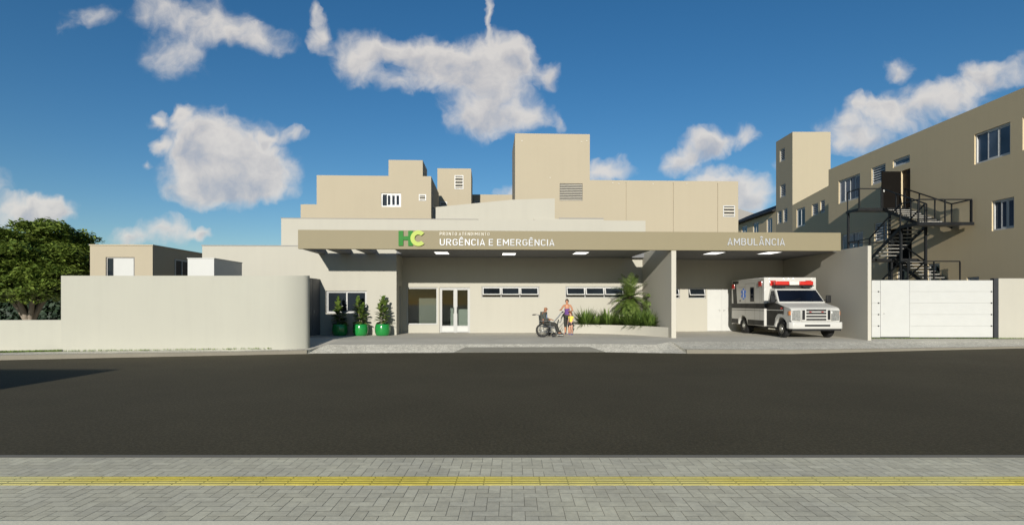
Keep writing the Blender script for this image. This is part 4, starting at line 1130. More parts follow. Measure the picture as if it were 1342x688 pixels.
# ------------------------------------------------------------------ gate and right boundary wall
YG = 22.75
g0, gz1 = PW(1142.5, 367.2, YG); g1 = PW(1301, 0, YG)[0]; gz0 = PW(1150, 442, YG)[1]
ga = T('yard_gate', 'wide white panelled yard gate between the cream wall and a dark post', 'gate', ((g0 + g1) / 2, YG, 0))
l0 = PW(1154, 0, YG)[0]; l1 = PW(1192, 0, YG)[0]
def boards(x0, x1, name, label):
    m = MB(); nb = 5; hb = (gz1 - gz0) / nb
    for i in range(nb): m.box(x0, x1, YG, YG + .04, gz0 + i * hb + .006, gz0 + (i + 1) * hb - .006)
    m.box(x0 + .02, x1 - .02, YG + .02, YG + .06, gz0 + .03, gz1 - .03)
    return ga.part(name, m, M['gate'], label=label)
p1_ = boards(g0, l0 - .012, 'gate_panel', 'narrow boarded panel at the left end'); p2_ = boards(l1 + .012, g1, 'gate_panel', 'wide panel of five horizontal boards')
m = MB(); m.box(l0, l1, YG - .005, YG + .045, gz0 + .02, gz1 - .002); dl = ga.part('gate_door', m, M['gate'], label='plain white pedestrian door in the gate', bevel=.004)
m = MB(); m.box(l0 + .12, l0 + .15, YG - .045, YG - .006, 1.0, 1.03); ga.part('handle', m, M['alu'], dl)
hb = (gz1 - gz0) / 5
for pp_, xx in ((p1_, l0 - .09), (p2_, g1 - .06)):
    m = MB()
    for i in range(1, 5): m.lathe([(0, -.02), (.028, -.02), (.028, .0)], (xx, YG - .001, gz0 + i * hb), 10, 'y')
    ga.part('bolts', m, M['black'], pp_)
x0, x1 = PW(1301.6, 0, YG)[0], PW(1307.0, 0, YG)[0]
gp_ = T('gate_post', 'dark charcoal post at the right end of the white gate', 'post', ((x0 + x1) / 2, YG, 0))
m = MB(); m.box(x0, x1, YG - .05, YG + .15, -.1, PW(0, 364.6, YG)[1]); gp_.part('post', m, M['dark_gate'], bevel=.006)
rw = T('boundary_wall', 'cream boundary wall right of the dark gate post', 'wall', (x1 + 1, YG, 0))
m = MB(); m.box(x1 + .005, XB - .005, YG - .06, YG + .14, -.25, PW(0, 364.9, YG)[1]); rw.part('wall_panel', m, M['cream'], bevel=.006)
blades([(XW1, 22.55, -.0), (g1, 22.55, -.0), (22.2, 22.55, 0)], 1300, .04)
struct('grass', gr, M['grass'], kind='stuff', recalc=False)

# ------------------------------------------------------------------ fire stair
SX0, SXM, SX1 = 19.45, 20.75, 22.1
fs_ = T('fire_stair', 'black steel outside stair zigzagging up the tan block', 'staircase', (20.8, 28.5, 0))
YM0, YM1 = 26.5, 27.75         # near landings
YF0, YF1 = 30.15, 32.2         # far landings, by the doors
ztop = H['door'][2] + .0; zm1 = PW(0, 291.5, YM0)[1]; z2 = zm1 - (ztop - zm1); zm2 = z2 - (ztop - zm1); 
def landing(x0, x1, y0, y1, z, lab):
    m = MB(); m.box(x0, x1, y0, y1, z - .05, z); lo = fs_.part('landing', m, M['tread'], label=lab)
    e = MB(); e.box(x0 - .012, x1 + .012, y0 - .04, y0 - .002, z - .14, z + .01); e.box(x0 - .04, x0 - .002, y0 - .002, y1, z - .14, z + .01); fs_.part('edge_beam', e, M['black_metal'], lo)
landing(SX0, SX1, YM0, YM1, zm1, 'upper turning landing'); landing(SX0, SX1, YF0, YF1, z2, 'landing at the middle door')
landing(SX0, SX1, YM0 + .7, YM1, zm2, 'lower turning landing'); landing(SX0 + .02, SX1, YF0 + .9, YF1, ztop, 'top landing at the open door')
def flight(x0, x1, ya, za, yb, zb, n):
    """treads from (ya, za) up to (yb, zb)"""
    for xs_ in (x0 + .02, x1 - .02):
        m = MB(); m.bar((xs_, ya, za - .06), (xs_, yb, zb - .06), .04, .16); fs_.part('stringer', m, M['black_metal'])
    for i in range(1, n + 1):
        t = i / (n + 1); y = ya + (yb - ya) * t; z = za + (zb - za) * t
        m = MB(); m.box(x0 + .04, x1 - .04, y - .13, y + .13, z - .035, z); fs_.part('tread', m, M['tread'])
nst = 7
flight(SXM + .03, SX1, YM1, zm1, YF0 + .9, ztop, nst + 1)             # inner flight to the top door
flight(SX0 + .02, SXM - .03, YM1, zm1, YF0, z2, nst + 1)           # outer flight, falling away
flight(SXM + .03, SX1, YM1, zm2, YF0, z2, nst)
flight(SX0 + .02, SXM - .03, YM1, zm2, YF0, zm2 - (ztop - zm1), nst)
RH = 1.1
def rail(pts, posts=None, mid=False):
    """handrail along floor points, with posts"""
    m = MB()
    for a, b in zip(pts[:-1], pts[1:]):
        m.bar(Vector(a) + Vector((0, 0, RH)), Vector(b) + Vector((0, 0, RH)), .055, .055)
        if mid: m.bar(Vector(a) + Vector((0, 0, RH * .5)), Vector(b) + Vector((0, 0, RH * .5)), .025, .025)
    ro = fs_.part('railing', m, M['black_metal'])
    seen = set()
    for a, b in zip(pts[:-1], pts[1:]):
        n = max(1, int(round((Vector(b) - Vector(a)).length / 1.15)))
        for k in range(n + 1):
            p = Vector(a).lerp(Vector(b), k / n); key = (round(p.x, 2), round(p.y, 2), round(p.z, 2))
            if key in seen: continue
            seen.add(key); pm = MB(); pm.box(p.x - .025, p.x + .025, p.y - .025, p.y + .025, p.z - .12, p.z + RH - .028)
            fs_.part('baluster', pm, M['black_metal'], ro)
def shf(za, zb, t): return za + (zb - za) * t
for (zl, far_z, near_y) in ((zm1, z2, YM0), (zm2, zm2 - (ztop - zm1), YM0 + .7)):
    rail([(SX1 - .05, near_y + .03, zl), (SX0 + .03, near_y + .03, zl), (SX0 + .03, YM1, zl), (SX0 + .03, YF0, far_z)])
    rail([(SXM - .05, YM1, zl), (SXM - .05, YF0, far_z)])
rail([(SXM + .05, YM1, zm1), (SXM + .05, YF0 + .9, ztop)])
rail([(SX1 - .05, YM0 + .1, zm1), (SX1 - .05, YM1, zm1), (SX1 - .05, YF0 + .9, ztop)])
rail([(SXM + .05, YM1, zm2), (SXM + .05, YF0, z2)])
rail([(SX0 + .05, YF0 + .9, ztop), (SX0 + .05, YF1 - .05, ztop)]); rail([(SX0 + .05, YF0 + .93, ztop), (SXM, YF0 + .93, ztop)])
rail([(SX0 + .05, YF0, z2), (SX0 + .05, YF1 - .05, z2), (SX1 - .1, YF1 - .05, z2)])
for (x, y, z) in ((SX0 + .06, YF1 - .1, ztop), (SX0 + .06, YF0 + .1, z2), (SX1 - .2, YF1 - .1, ztop), (SX0 + .06, YM1, zm1), (SXM, YM1, zm1), (SXM, YF0 + .1, z2), (SX1 - .12, YM0 + .1, zm2 - .05), (SX0 + .06, YM0 + .8, zm2)):
    m = MB(); m.box(x - .05, x + .05, y - .05, y + .05, 0, z - .06); fs_.part('post', m, M['black_metal'])

# ------------------------------------------------------------------ house across the street corner whose shadow lies on the road
nh = T('corner_house', 'house off to the left whose shadow falls across the road', 'house', (-22, -7, 0))
YS = -2.2
zs = (14.75 - YS) * .275 + ZR + .0
xs1 = -10.4 - .13 * (14.75 - YS)
m = MB(); m.box(-38, xs1, YS - 9, YS, ZR - .05, zs); nh.part('wall', m, M['beige'])
m = MB(); m.box(-37.8, xs1 - .2, YS - 8.8, YS - .2, zs + .002, zs + .05); nh.part('roof', m, M['coping'])
# ------------------------------------------------------------------ ambulance (x across, y rearwards from the front bumper, z up)
am = T('ambulance', 'white box ambulance with grey bands and red roof lights parked in the bay', 'ambulance', (0, 0, 0))
P = am.part
WH, RW = .83, 4.18            # axle positions
def arch(yc, r, zb, n=12, rev=False):
    pts = []
    a0 = math.asin((zb - .37) / r)
    for k in range(n + 1):
        a = a0 + (math.pi - 2 * a0) * k / n
        pts.append((yc + r * math.cos(a), .37 + r * math.sin(a)))
    return pts                # from rear side to front side
def prism_x(mb, prof, x0, x1): mb.prism([(x0, y, z) for (y, z) in prof], (x1 - x0, 0, 0))
# cab lower body
prof = [(.12, .58), (.10, 1.14), (.16, 1.235), (.32, 1.29), (.75, 1.37), (1.10, 1.455), (1.20, 1.475), (2.05, 1.475), (2.05, .42)] + arch(WH, .47, .42) + [(.20, .42)]
m = MB()
nprof = len(prof)
def hw(y, z): 
    w = 1.06 if y > .6 else 1.0 + .06 * (y / .6)
    if z > 1.2: w -= (z - 1.2) * .12
    return w
vs = [(-hw(y, z), y, z) for (y, z) in prof] + [(hw(y, z), y, z) for (y, z) in prof]
m.add(vs, [tuple(range(nprof)), tuple(range(2 * nprof - 1, nprof - 1, -1))] + [(i, (i + 1) % nprof, nprof + (i + 1) % nprof, nprof + i) for i in range(nprof)])
P('cab_body', m, M['amb_white'], bevel=.035, seg=3)
# greenhouse
def gx(z): return 1.02 - (z - 1.475) * .19
GY0b, GY0t, GZ0, GZ1 = 1.10, 1.62, 1.455, 2.06
m = MB(); m.hexa([(-gx(GZ0), GY0b, GZ0), (gx(GZ0), GY0b, GZ0), (gx(GZ0), 2.05, GZ0), (-gx(GZ0), 2.05, GZ0)], [(-gx(GZ1), GY0t, GZ1), (gx(GZ1), GY0t, GZ1), (gx(GZ1), 2.05, GZ1 + .04), (-gx(GZ1), 2.05, GZ1 + .04)])
P('cab_roof', m, M['amb_white'], bevel=.04, seg=3)
def wsp(x, t, off): # point on windscreen plane; t 0 foot 1 top
    y = GY0b + (GY0t - GY0b) * t; z = GZ0 + (GZ1 - GZ0) * t; nrm = Vector((0, -(GZ1 - GZ0), (GY0t - GY0b))).normalized()
    return (x * gx(z), y + nrm.y * off, z + nrm.z * off)
m = MB(); c = [(-.95, .09), (.95, .09), (.93, .90), (-.93, .90)]
m.hexa([wsp(a, t, -.01) for a, t in c], [wsp(a, t, .006) for a, t in c]); P('windscreen', m, M['glass_auto'], bevel=.006)
m = MB()
for x in (-.45, .4): m.tube([wsp(x, .08, .015), wsp(x * .55 + .25, .3, .016)], .008, 6)
P('wipers', m, M['black'])
for s in (-1, 1):
    m = MB()
    def sd(y, z, off): return (s * (gx(z) + off), y, z)
    q = [(1.32, 1.50), (1.92, 1.50), (1.92, 1.98), (1.66, 1.98)]
    m.hexa([sd(y, z, -.008) for y, z in q], [sd(y, z, .005) for y, z in q]); P('side_window', m, M['glass_auto'])
    # grey door, split at the arch
    m = MB(); dp = [(1.30, 1.46), (2.03, 1.46), (2.03, .47), (1.42, .47), (1.34, .62), (1.31, .80), (1.22, .90), (1.12, .97), (1.12, 1.42)]
    x0, x1 = (s * 1.052, s * 1.066)
    m.prism([(x0, y, z) for y, z in dp], (x1 - x0, 0, 0)); d_ = P('cab_door', m, M['amb_grey'], bevel=.004)
    m = MB(); m.box(min(s * 1.066, s * 1.09), max(s * 1.066, s * 1.09), 1.86, 1.98, 1.28, 1.32); P('handle', m, M['black'], d_)
    m = MB(); dp = [(.62, 1.30), (1.10, 1.42), (1.10, .985), (.95, 1.0), (.62, .98)]
    m.prism([(s * 1.045, y, z) for y, z in dp], (s * .018, 0, 0)); P('wing_panel', m, M['amb_grey'])
    m = MB(); m.box(min(s * 1.06, s * 1.072), max(s * 1.06, s * 1.072), .66, 2.02, 1.13, 1.165); P('trim_line', m, M['amb_white'])
    m = MB(); m.box(min(s * 1.06, s * 1.08), max(s * 1.06, s * 1.08), .72, .84, 1.20, 1.26); P('side_marker', m, M['red_lens'])
    # mirror
    m = MB(); m.tube([(s * 1.0, 1.28, 1.56), (s * 1.16, 1.22, 1.60), (s * 1.18, 1.22, 1.52)], .018, 8); mi = P('mirror_arm', m, M['black'])
    m = MB(); m.box(min(s * 1.10, s * 1.31), max(s * 1.10, s * 1.31), 1.18, 1.27, 1.46, 1.78); P('mirror', m, M['black'], mi, bevel=.03)
    m = MB(); m.box(min(s * .88, s * 1.02), max(s * .88, s * 1.02), 1.40, 2.0, .30, .35); P('step', m, M['chrome'])
# grille, lights, bumper
m = MB(); m.box(-.60, .60, .07, .14, .70, 1.20); P('grille', m, M['amb_white'], bevel=.02)
m = MB()
for z in (.78, .905, 1.03, 1.15): m.box(-.41, .41, .055, .069, z - .036, z + .036)
for x in (-.525, .525): m.box(x - .055, x + .055, .055, .069, .77, 1.16)
P('grille_slots', m, M['black'])
for s in (-1, 1):
    m = MB(); m.box(s * .25 - .045, s * .25 + .045, .045, .054, 1.075, 1.10); P('grille_light', m, M['red_lens'])
    m = MB(); q = [(s * .64, .066, .72), (s * .97, .10, .74), (s * .99, .10, 1.14), (s * .64, .066, 1.16)]
    m.prism(q, (0, .06, 0)); P('headlight', m, M['headlamp'], bevel=.012)
    m = MB(); m.box(min(s * 1.0, s * 1.045), max(s * 1.0, s * 1.045), .16, .30, .95, 1.12); P('indicator', m, M['amber'])
m = MB(); m.prism([(-1.11, .10, .40), (-1.0, -.02, .40), (1.0, -.02, .40), (1.11, .10, .40), (1.11, .30, .40), (-1.11, .30, .40)], (0, 0, .28)); bp = P('bumper', m, M['amb_white'], bevel=.03)
m = MB(); m.box(-.52, .52, -.03, -.018, .50, .575); P('bumper_slot', m, M['black'], bp)
m = MB(); m.box(-1.0, 1.0, .02, .28, .33, .398); P('valance', m, M['black'], bp)
m = MB(); m.box(-1.03, 1.03, .12, .2, .60, .72); P('grille_gap', m, M['black'])
# underside
m = MB(); m.box(-.8, .8, .35, 5.3, .30, .46); P('chassis', m, M['black'])
# box body
BY0, BY1, BX, BZ0, BZ1 = 2.06, 5.45, 1.17, .42, 2.58
prof = [(BY0, BZ0), (BY0, BZ1), (BY1, BZ1), (BY1, BZ0)] + arch(RW, .47, BZ0)
m = MB(); prism_x(m, prof, -BX, BX); P('box_body', m, M['amb_white'], bevel=.03)
for s in (-1, 1):
    def side(y0, y1, z0, z1, name, mat, par=None, t=.004, o=0.0, bevel=0, lab=None):
        m = MB(); a, b = s * (BX + o), s * (BX + o + t); m.box(min(a, b), max(a, b), y0, y1, z0, z1); return P(name, m, mat, par, label=lab, bevel=bevel)
    side(BY0 + .01, BY1 - .01, 1.20, 1.43, 'band', M['amb_grey'])
    side(BY0 + .01, BY1 - .01, 1.105, 1.125, 'pinstripe', M['amb_grey'])
    side(BY0 + .02, RW - .52, .45, .68, 'skirt_band', M['amb_grey']); side(RW + .52, BY1 - .02, .45, .68, 'skirt_band', M['amb_grey'])
    m = MB(); a = s * BX; m.prism([(a, 4.80, 1.432), (a, 5.22, 1.432), (a, 5.30, 2.32), (a, 5.30, 2.5), (a, 4.62, 2.5), (a, 4.66, 2.38), (a, 4.92, 2.38)], (s * .004, 0, 0)); P('rear_band', m, M['amb_grey'])
    w_ = side(3.02, 3.38, 1.52, 2.18, 'window', M['black'], t=.012, bevel=.05)
    side(3.06, 3.34, 1.57, 2.13, 'pane', M['glass_auto'], w_, t=.004, o=.013)
    m = MB()
    for (y0, y1, z0, z1) in ((2.95, 2.962, .70, 2.36), (3.92, 3.932, .9, 2.36), (2.962, 3.92, 2.35, 2.362), (2.45, 2.462, .7, 2.36), (2.3, 2.312, 1.5, 2.5), (3.932, 4.6, 2.2, 2.212)):
        a, b = s * BX, s * (BX + .0025); m.box(min(a, b), max(a, b), y0, y1, z0, z1)
    P('door_gaps', m, M['seam'])
    for (y, z) in ((2.40, 2.30), (5.20, 2.26)):
        hs = side(y - .16, y + .16, z - .13, z + .13, 'lamp_bezel', M['chrome'], t=.02, bevel=.01)
        side(y - .13, y + .13, z - .105, z + .105, 'red_lamp', M['red_lens'], hs, t=.02, o=.021, bevel=.008)
    side(4.42, 4.50, 1.52, 1.60, 'latch', M['black'], t=.015)
    # six-bar medical star
    m = MB(); yc, zc = 4.1, 1.88
    for k in range(3):
        a = rad(60 * k); ca, sa = math.cos(a), math.sin(a)
        q = [(yc + ca * p - sa * r_, zc + sa * p + ca * r_) for (p, r_) in ((-.07, -.27), (.07, -.27), (.07, .27), (-.07, .27))]
        m.prism([(s * (BX + .001), y, z) for y, z in q], (s * (.003 + .0015 * k), 0, 0))
    st = P('medical_star', m, M['blue_star'])
    m = MB(); m.tube([(s * (BX + .007), yc, zc - .19), (s * (BX + .007), yc, zc + .19)], .012, 6)
    m.tube([(s * (BX + .009), yc + .05 * math.sin(k * 1.05), zc - .13 + .24 * k / 14) for k in range(15)], .009, 5); P('star_staff', m, M['amb_white'], st)
# front of the box
for x in (-.80, .80):
    m = MB(); m.box(x - .14, x + .14, BY0 - .03, BY0 - .002, 2.20, 2.45); z_ = P('lamp_bezel', m, M['chrome'], bevel=.01)
    m = MB(); m.box(x - .12, x + .12, BY0 - .05, BY0 - .031, 2.215, 2.435); P('red_lamp', m, M['red_lens'], z_, bevel=.008)
m = MB()
for x in (-.95, -.3, -.08, .14, .95): m.lathe([(0, -.03), (.03, -.02), (.03, 0)], (x, BY0, 2.51), 10, 'y')
P('marker_lamps', m, M['clear_lens'])
m = MB(); m.box(-1.165, -1.0, BY0 - .006, BY0 - .001, 1.20, 1.43); m.box(1.0, 1.165, BY0 - .006, BY0 - .001, 1.20, 1.43); P('front_band', m, M['amb_grey'])
# light bar
m = MB(); m.box(-.86, .86, 1.70, 1.98, 2.18, 2.225)
for x in (-.6, .6): m.box(x - .2, x + .2, 1.72, 1.95, 2.125, 2.18); m.box(x - .08, x + .08, 1.75, 1.9, 2.08, 2.125)
lb = P('light_bar', m, M['black'], bevel=.008)
m = MB(); m.box(-.84, -.22, 1.70, 1.97, 2.228, 2.40); P('red_lens', m, M['red_lens'], lb, bevel=.03)
m = MB(); m.box(-.215, .215, 1.70, 1.97, 2.228, 2.40); P('clear_lens', m, M['clear_lens'], lb, bevel=.02)
m = MB(); m.box(.22, .84, 1.70, 1.97, 2.228, 2.40); P('red_lens', m, M['red_lens'], lb, bevel=.03)
# rear
m = MB(); m.box(-1.1, 1.1, BY1 + .002, BY1 + .13, .40, .56); P('rear_bumper', m, M['chrome'])
# wheels
def wheel(x, y, s, w=.22):
    t = MB(); t.lathe([(.20, -w / 2), (.33, -w / 2), (.362, -w / 2 + .035), (.37, -w / 2 + .06), (.37, w / 2 - .06), (.362, w / 2 - .035), (.33, w / 2), (.20, w / 2)], (x, y, .37), 32, 'x')
    wo = P('wheel', t, M['tyre'], smooth=40)
    r = MB(); o = s * w / 2
    r.lathe([(.205, o - s * .0), (.205, o - s * .012), (.185, o - s * .03), (.15, o - s * .02), (.09, o + s * .01), (.085, o + s * .03), (.0, o + s * .035)], (x, y, .37), 32, 'x'); ro = P('rim', r, M['rim'], wo, smooth=40)
    b = MB()
    for k in range(8):
        a = k * math.pi / 4; b.lathe([(0, -.012), (.022, -.012), (.022, .012), (0, .012)], (x + o - s * .012, y + .135 * math.cos(a), .37 + .135 * math.sin(a)), 8, 'x')
    P('rim_holes', b, M['black'], wo)
for s in (-1, 1):
    wheel(s * .92, WH, s); wheel(s * .95, RW, s, .34)
am.e.location = (12.37, 22.42, .0); am.e.rotation_euler = (0, 0, rad(1.6))

# ------------------------------------------------------------------ plants
def leaf(mb, base, d, up, ln, w, droop=.0, nseg=3, fold=0):
    """a strap or blade: base point, direction, width axis"""
    d = Vector(d).normalized(); up = Vector(up); side = d.cross(up)
    if side.length < 1e-4: side = Vector((1, 0, 0))
    side.normalize(); p = Vector(base); vs = []; fs = []
    prof = [.35, 1, .85, .0] if nseg == 3 else [.5] + [1 - .9 * (k / nseg) ** 1.6 for k in range(1, nseg)] + [0]
    cur = d.copy()
    for k in range(nseg + 1):
        ww = w * prof[k] / 2
        if ww > 1e-5: vs += [p - side * ww, p + side * ww]
        else: vs += [p]
        cur = (cur + Vector((0, 0, -droop))).normalized(); p = p + cur * (ln / nseg)
    i = 0
    for k in range(nseg):
        if k == nseg - 1 and prof[nseg] * w < 1e-5: fs.append((2*k, 2*k+1, 2*k+2))
        else: fs.append((2*k, 2*k+1, 2*k+3, 2*k+2))
    mb.add(vs, fs)
def strap_plant(name, label, x, y, z, n, ln, w, group=None, spread=.9):
    t = T(name, label, 'plant', (x, y, z), group=group)
    m = MB()
    for i in range(n):
        a = R.uniform(0, 6.283); el = rad(R.uniform(22, 84)); r = R.uniform(0, .20)
        d = (math.cos(a) * math.cos(el), math.sin(a) * math.cos(el), math.sin(el))
        leaf(m, (x + r * math.cos(a), y + r * math.sin(a), z), d, (0, 0, 1), ln * R.uniform(.6, 1.1), w * R.uniform(.7, 1.2), R.uniform(.06, .20), 5)
    t.part('foliage', m, M['leaf_strap'], recalc=False)
    return t
# planter: low curved wall from the back wall to the end post
pz = .42
pa = [(737, 26.45), (770, 26.35), (800, 25.9), (830, 25.1), (858, 24.1), (879.5, 23.2)]
pp = [PW(u, 0, y) for u, y in pa]; pp = [(p[0], a[1]) for p, a in zip(pp, pa)]
pl = T('planter', 'low cream curved planter wall filled with green plants', 'planter', (pp[2][0], pp[2][1], 0))
pl.part('planter_wall', thick_wall(pp, pz, -.03, .14), M['cream'], smooth=30)
so_m = MB(); bk_ = [(p[0], 26.45 + .042 * p[0] + .2) for p in pp]
so_m.add([(p[0], p[1] + .1, pz - .05) for p in pp] + [(q[0] if i < 5 else q[0] - .02, q[1] + .1, pz - .05) for i, q in enumerate(bk_)], [(i, i+1, 6+i+1, 6+i) for i in range(5)])
pl.part('soil', so_m, M['soil'], recalc=False)
PL = [(768, 26.75, .95, 'bushy strap-leaved plant at the left end of the planter'), (781, 26.7, .62, 'small strap-leaved plant second from the left in the planter'), (797, 26.6, .90, 'strap-leaved plant left of the palm trunk, third from the left'),
      (812, 26.5, .66, 'small strap-leaved plant just left of the palm trunk'), (826, 25.75, .85, 'strap-leaved plant in front of the palm trunk'), (839, 25.3, .82, 'strap-leaved plant just right of the palm trunk'), (851, 24.9, .85, 'strap-leaved plant at the right end of the planter')]
for (u, y, s_, lab) in PL:
    y += .1; x = PW(u, 0, y)[0]; strap_plant('strap_plant', lab, x, y, pz - .08, int(300 * s_ + 90), .96 * s_ + .06, .060, 'strap-leaved plants in the planter')
# palm
px_, py_ = PW(826, 0, 26.2)[0], 26.2
pt = T('palm_tree', 'small bushy palm growing in the planter beside the dividing wall', 'palm', (px_, py_, pz - .05))
tr = MB(); prof = []
for k in range(14): prof.append((.105 + (.02 if k % 2 else 0) + .03 * math.sin(k * .5), k * .095))
prof.append((.0, 1.32)); tr.lathe([(a, h * 1.07) for a, h in prof], (px_, py_, pz - .05), 12); pt.part('trunk', tr, M['palm_bark'], smooth=30)
fr = MB(); crown = Vector((px_, py_, 1.80)); kc = 0
for i in range(54):
    a = i * 2.39996 + R.uniform(-.2, .2); el = rad(82 - 112 * (i / 53) ** .70 + R.uniform(-6, 6)); ln = R.uniform(1.08, 1.32)
    d = Vector((math.cos(a) * math.cos(el), math.sin(a) * math.cos(el), math.sin(el)))
    pts = [crown + Vector((0, 0, -.25 * (i / 53)))]; cur = d.copy()
    for k in range(12):
        cur = (cur + Vector((0, 0, -.075 - .06 * (k / 12)))).normalized(); q_ = pts[-1] + cur * ln / 12
        if q_.y > 26.86 + .042 * q_.x: q_.y = 26.86 + .042 * q_.x
        if q_.x > PW(845, 0, 27)[0] - .06: q_.x = PW(845, 0, 27)[0] - .06 
        pts.append(q_)
    fr.tube(pts, .009, 4, False, .003)
    for k in range(1, 13):
        for tt in (0, .5):
            p = pts[k - 1].lerp(pts[k], tt); tg = (pts[k] - pts[k-1])
            if tg.length < 1e-4: continue
            tg.normalize()
            sd = tg.cross(Vector((0, 0, 1)));
            if sd.length < .01: sd = Vector((1, 0, 0))
            sd.normalize(); up = sd.cross(tg)
            for s in (-1, 1):
                l_ = .34 * math.sin(math.pi * min(1, (k + tt) / 13 * .85 + .15)) ** .7 * R.uniform(.8, 1.1)
                leaf(fr, p, sd * s * .85 + tg * .75 + up * R.uniform(.0, .3), up, l_, .026, .10, 3)
pt.part('fronds', fr, M['leaf_palm'], recalc=False)
# three glazed pots
def pot_plant(u, v, lab, hf, seed):
    Y = 24.55; x = PW(u, 0, Y)[0]
    rr_ = random.Random(seed)
    t = T('potted_plant', lab, 'potted plant', (x, Y, .0), group='green pots by the window')
    m = MB(); m.lathe([(.0, .0), (.235, .0), (.275, .02), (.315, .09), (.335, .20), (.338, .32), (.325, .43), (.308, .50), (.298, .515), (.284, .51), (.285, .44), (.285, .42), (0, .42)], (x, Y, 0), 40)
    t.part('pot', m, M['pot'], smooth=50)
    m = MB(); m.lathe([(.284, .425), (.15, .45), (0, .455)], (x, Y, 0), 20); t.part('soil', m, M['soil'], smooth=60)
    st = MB(); fo = MB()
    for k in range(3):
        bx, by = x + rr_.uniform(-.06, .06), Y + rr_.uniform(-.06, .06); H_ = hf * (1, .85, .72)[k]
        tx, ty = bx + rr_.uniform(-.13, .13), by + rr_.uniform(-.1, .1)
        path = [Vector((bx + (tx - bx) * q + .015 * math.sin(5 * q + k), by + (ty - by) * q, .43 + H_ * q)) for q in [i / 6 for i in range(7)]]
        st.tube(path, .016, 6, True, .007)
        nl = int(34 * H_)
        for i in range(nl):
            q = .12 + .88 * i / (nl - 1); j = min(5, int(q * 6)); p = path[j].lerp(path[j + 1], q * 6 - j); a = i * 2.4 + rr_.uniform(-.4, .4)
            el = rad(8 + 62 * q ** 2 + rr_.uniform(-15, 15))
            d = Vector((math.cos(a) * math.cos(el), math.sin(a) * math.cos(el), math.sin(el)))
            up = Vector((rr_.uniform(-.3, .3), rr_.uniform(-.3, .3), 1)); sz = (.34 - .08 * q) * rr_.uniform(.75, 1.15)
            pet = p + d * .04; st.tube([p, pet], .004, 4, False)
            s_ = d.cross(up).normalized(); u_ = s_.cross(d).normalized(); wv = sz * .62
            pr = [(0, .10), (.18, .34), (.45, .42), (.72, .5), (.92, .32), (1.0, 0)]
            vs = []; 
            for (tt, ww) in pr:
                c_ = pet + d * sz * tt + Vector((0, 0, -.25 * sz * tt * tt))
                vs += [c_ - s_ * wv * ww + u_ * .10 * wv * ww * 2, c_, c_ + s_ * wv * ww + u_ * .10 * wv * ww * 2]
            fs = []
            for b in range(5): fs += [(3*b, 3*b+1, 3*b+4, 3*b+3), (3*b+1, 3*b+2, 3*b+5, 3*b+4)]
            fo.add(vs, fs)
    t.part('stem', st, M['bark']); t.part('foliage', fo, M['leaf_fig'], recalc=False)
pot_plant(445.5, 439, 'green glazed pot with a leafy fig, left of the three under the window', 1.12, 3)
pot_plant(472.5, 439, 'green glazed pot with a leafy fig, middle of the three at the window edge', 1.12, 8)
pot_plant(501.5, 439, 'green glazed pot with a leafy fig, right of the three near the wall corner', 1.16, 14)

# ------------------------------------------------------------------ big tree at the left and the dark hedge behind it
def tree(name, label, x, y, trunk_h, cz, rx, rz, nclump, nleaf, mat, seed, ls=.14):
    rr_ = random.Random(seed)
    t = T(name, label, 'tree', (x, y, -.3))
    tk = MB(); base = Vector((x, y, -.3)); fork = Vector((x + .1, y, trunk_h))
    tk.tube([base, base + Vector((0, 0, .3)), base.lerp(fork, .5) + Vector((.05, 0, 0)), fork], [.32, .27, .24, .24], 12)
    clumps = []; c0 = Vector((x, y, cz))
    for i in range(nclump):
        # outer shell of flattened pads, a few inside
        while True:
            v = Vector((rr_.gauss(0, 1), rr_.gauss(0, 1), rr_.gauss(0, 1))).normalized()
            if v.z > -.78: break
        rad_ = rr_.uniform(.66, .97) if i % 5 else rr_.uniform(.3, .6)
        p = c0 + Vector((v.x * rx * rad_, v.y * rx * rad_, v.z * rz * rad_)); clumps.append((p, rr_.uniform(.42, .85) * rx / 3.4))
    for k in range(9):
        a = k * 2 * math.pi / 9 + rr_.uniform(-.2, .2); tgt = c0 + Vector((math.cos(a) * rx * .5, math.sin(a) * rx * .5, rr_.uniform(-.2, .25) * rz))
        mid_ = fork.lerp(tgt, .5) + Vector((0, 0, .15)); tk.tube([fork + Vector((0, 0, -.15)), fork.lerp(mid_, .5), mid_, tgt], [.135, .11, .08, .02], 8)
        for b in range(3):
            p = mid_.lerp(tgt, rr_.uniform(.0, .6)); q = p + Vector((rr_.uniform(-1, 1), rr_.uniform(-1, 1), rr_.uniform(.1, .7))) * rx * .18; tk.tube([p, p.lerp(q, .5) + Vector((0, 0, .1)), q], [.055, .035, .01], 5)
    t.part('trunk', tk, M['bark'], smooth=60)
    lv = MB(); per = nleaf // nclump
    for (p, r) in clumps:
        for j in range(int(per * (r * 3.4 / rx / .63) ** 2)):
            v = Vector((rr_.gauss(0, .5), rr_.gauss(0, .5), rr_.gauss(0, .5)))
            if v.length > 1.25: v *= 1.25 / v.length
            q = p + Vector((v.x * r, v.y * r, v.z * r * .34 - .25 * r * (v.x * v.x + v.y * v.y)))
            n_ = Vector((rr_.gauss(0, .45), rr_.gauss(0, .45), 1)).normalized(); a = rr_.uniform(0, 6.283)
            e1 = n_.cross(Vector((math.cos(a), math.sin(a), .0))).normalized(); e2 = n_.cross(e1); s = ls * rr_.uniform(.6, 1.3)
            lv.add([q - e1 * s, q - e2 * s * .42 + n_ * s * .12, q + e1 * s, q + e2 * s * .42 + n_ * s * .12], [(0, 1, 2, 3)])
    t.part('crown', lv, mat, recalc=False)
TY = 26.5
tx = PW(36, 0, TY)[0]
tree('broad_tree', 'big broad-crowned green tree behind the low wall', tx, TY, .55, 3.2, 3.4, 2.28, 270, 76000, M['leaf_tree'], 5, .12)
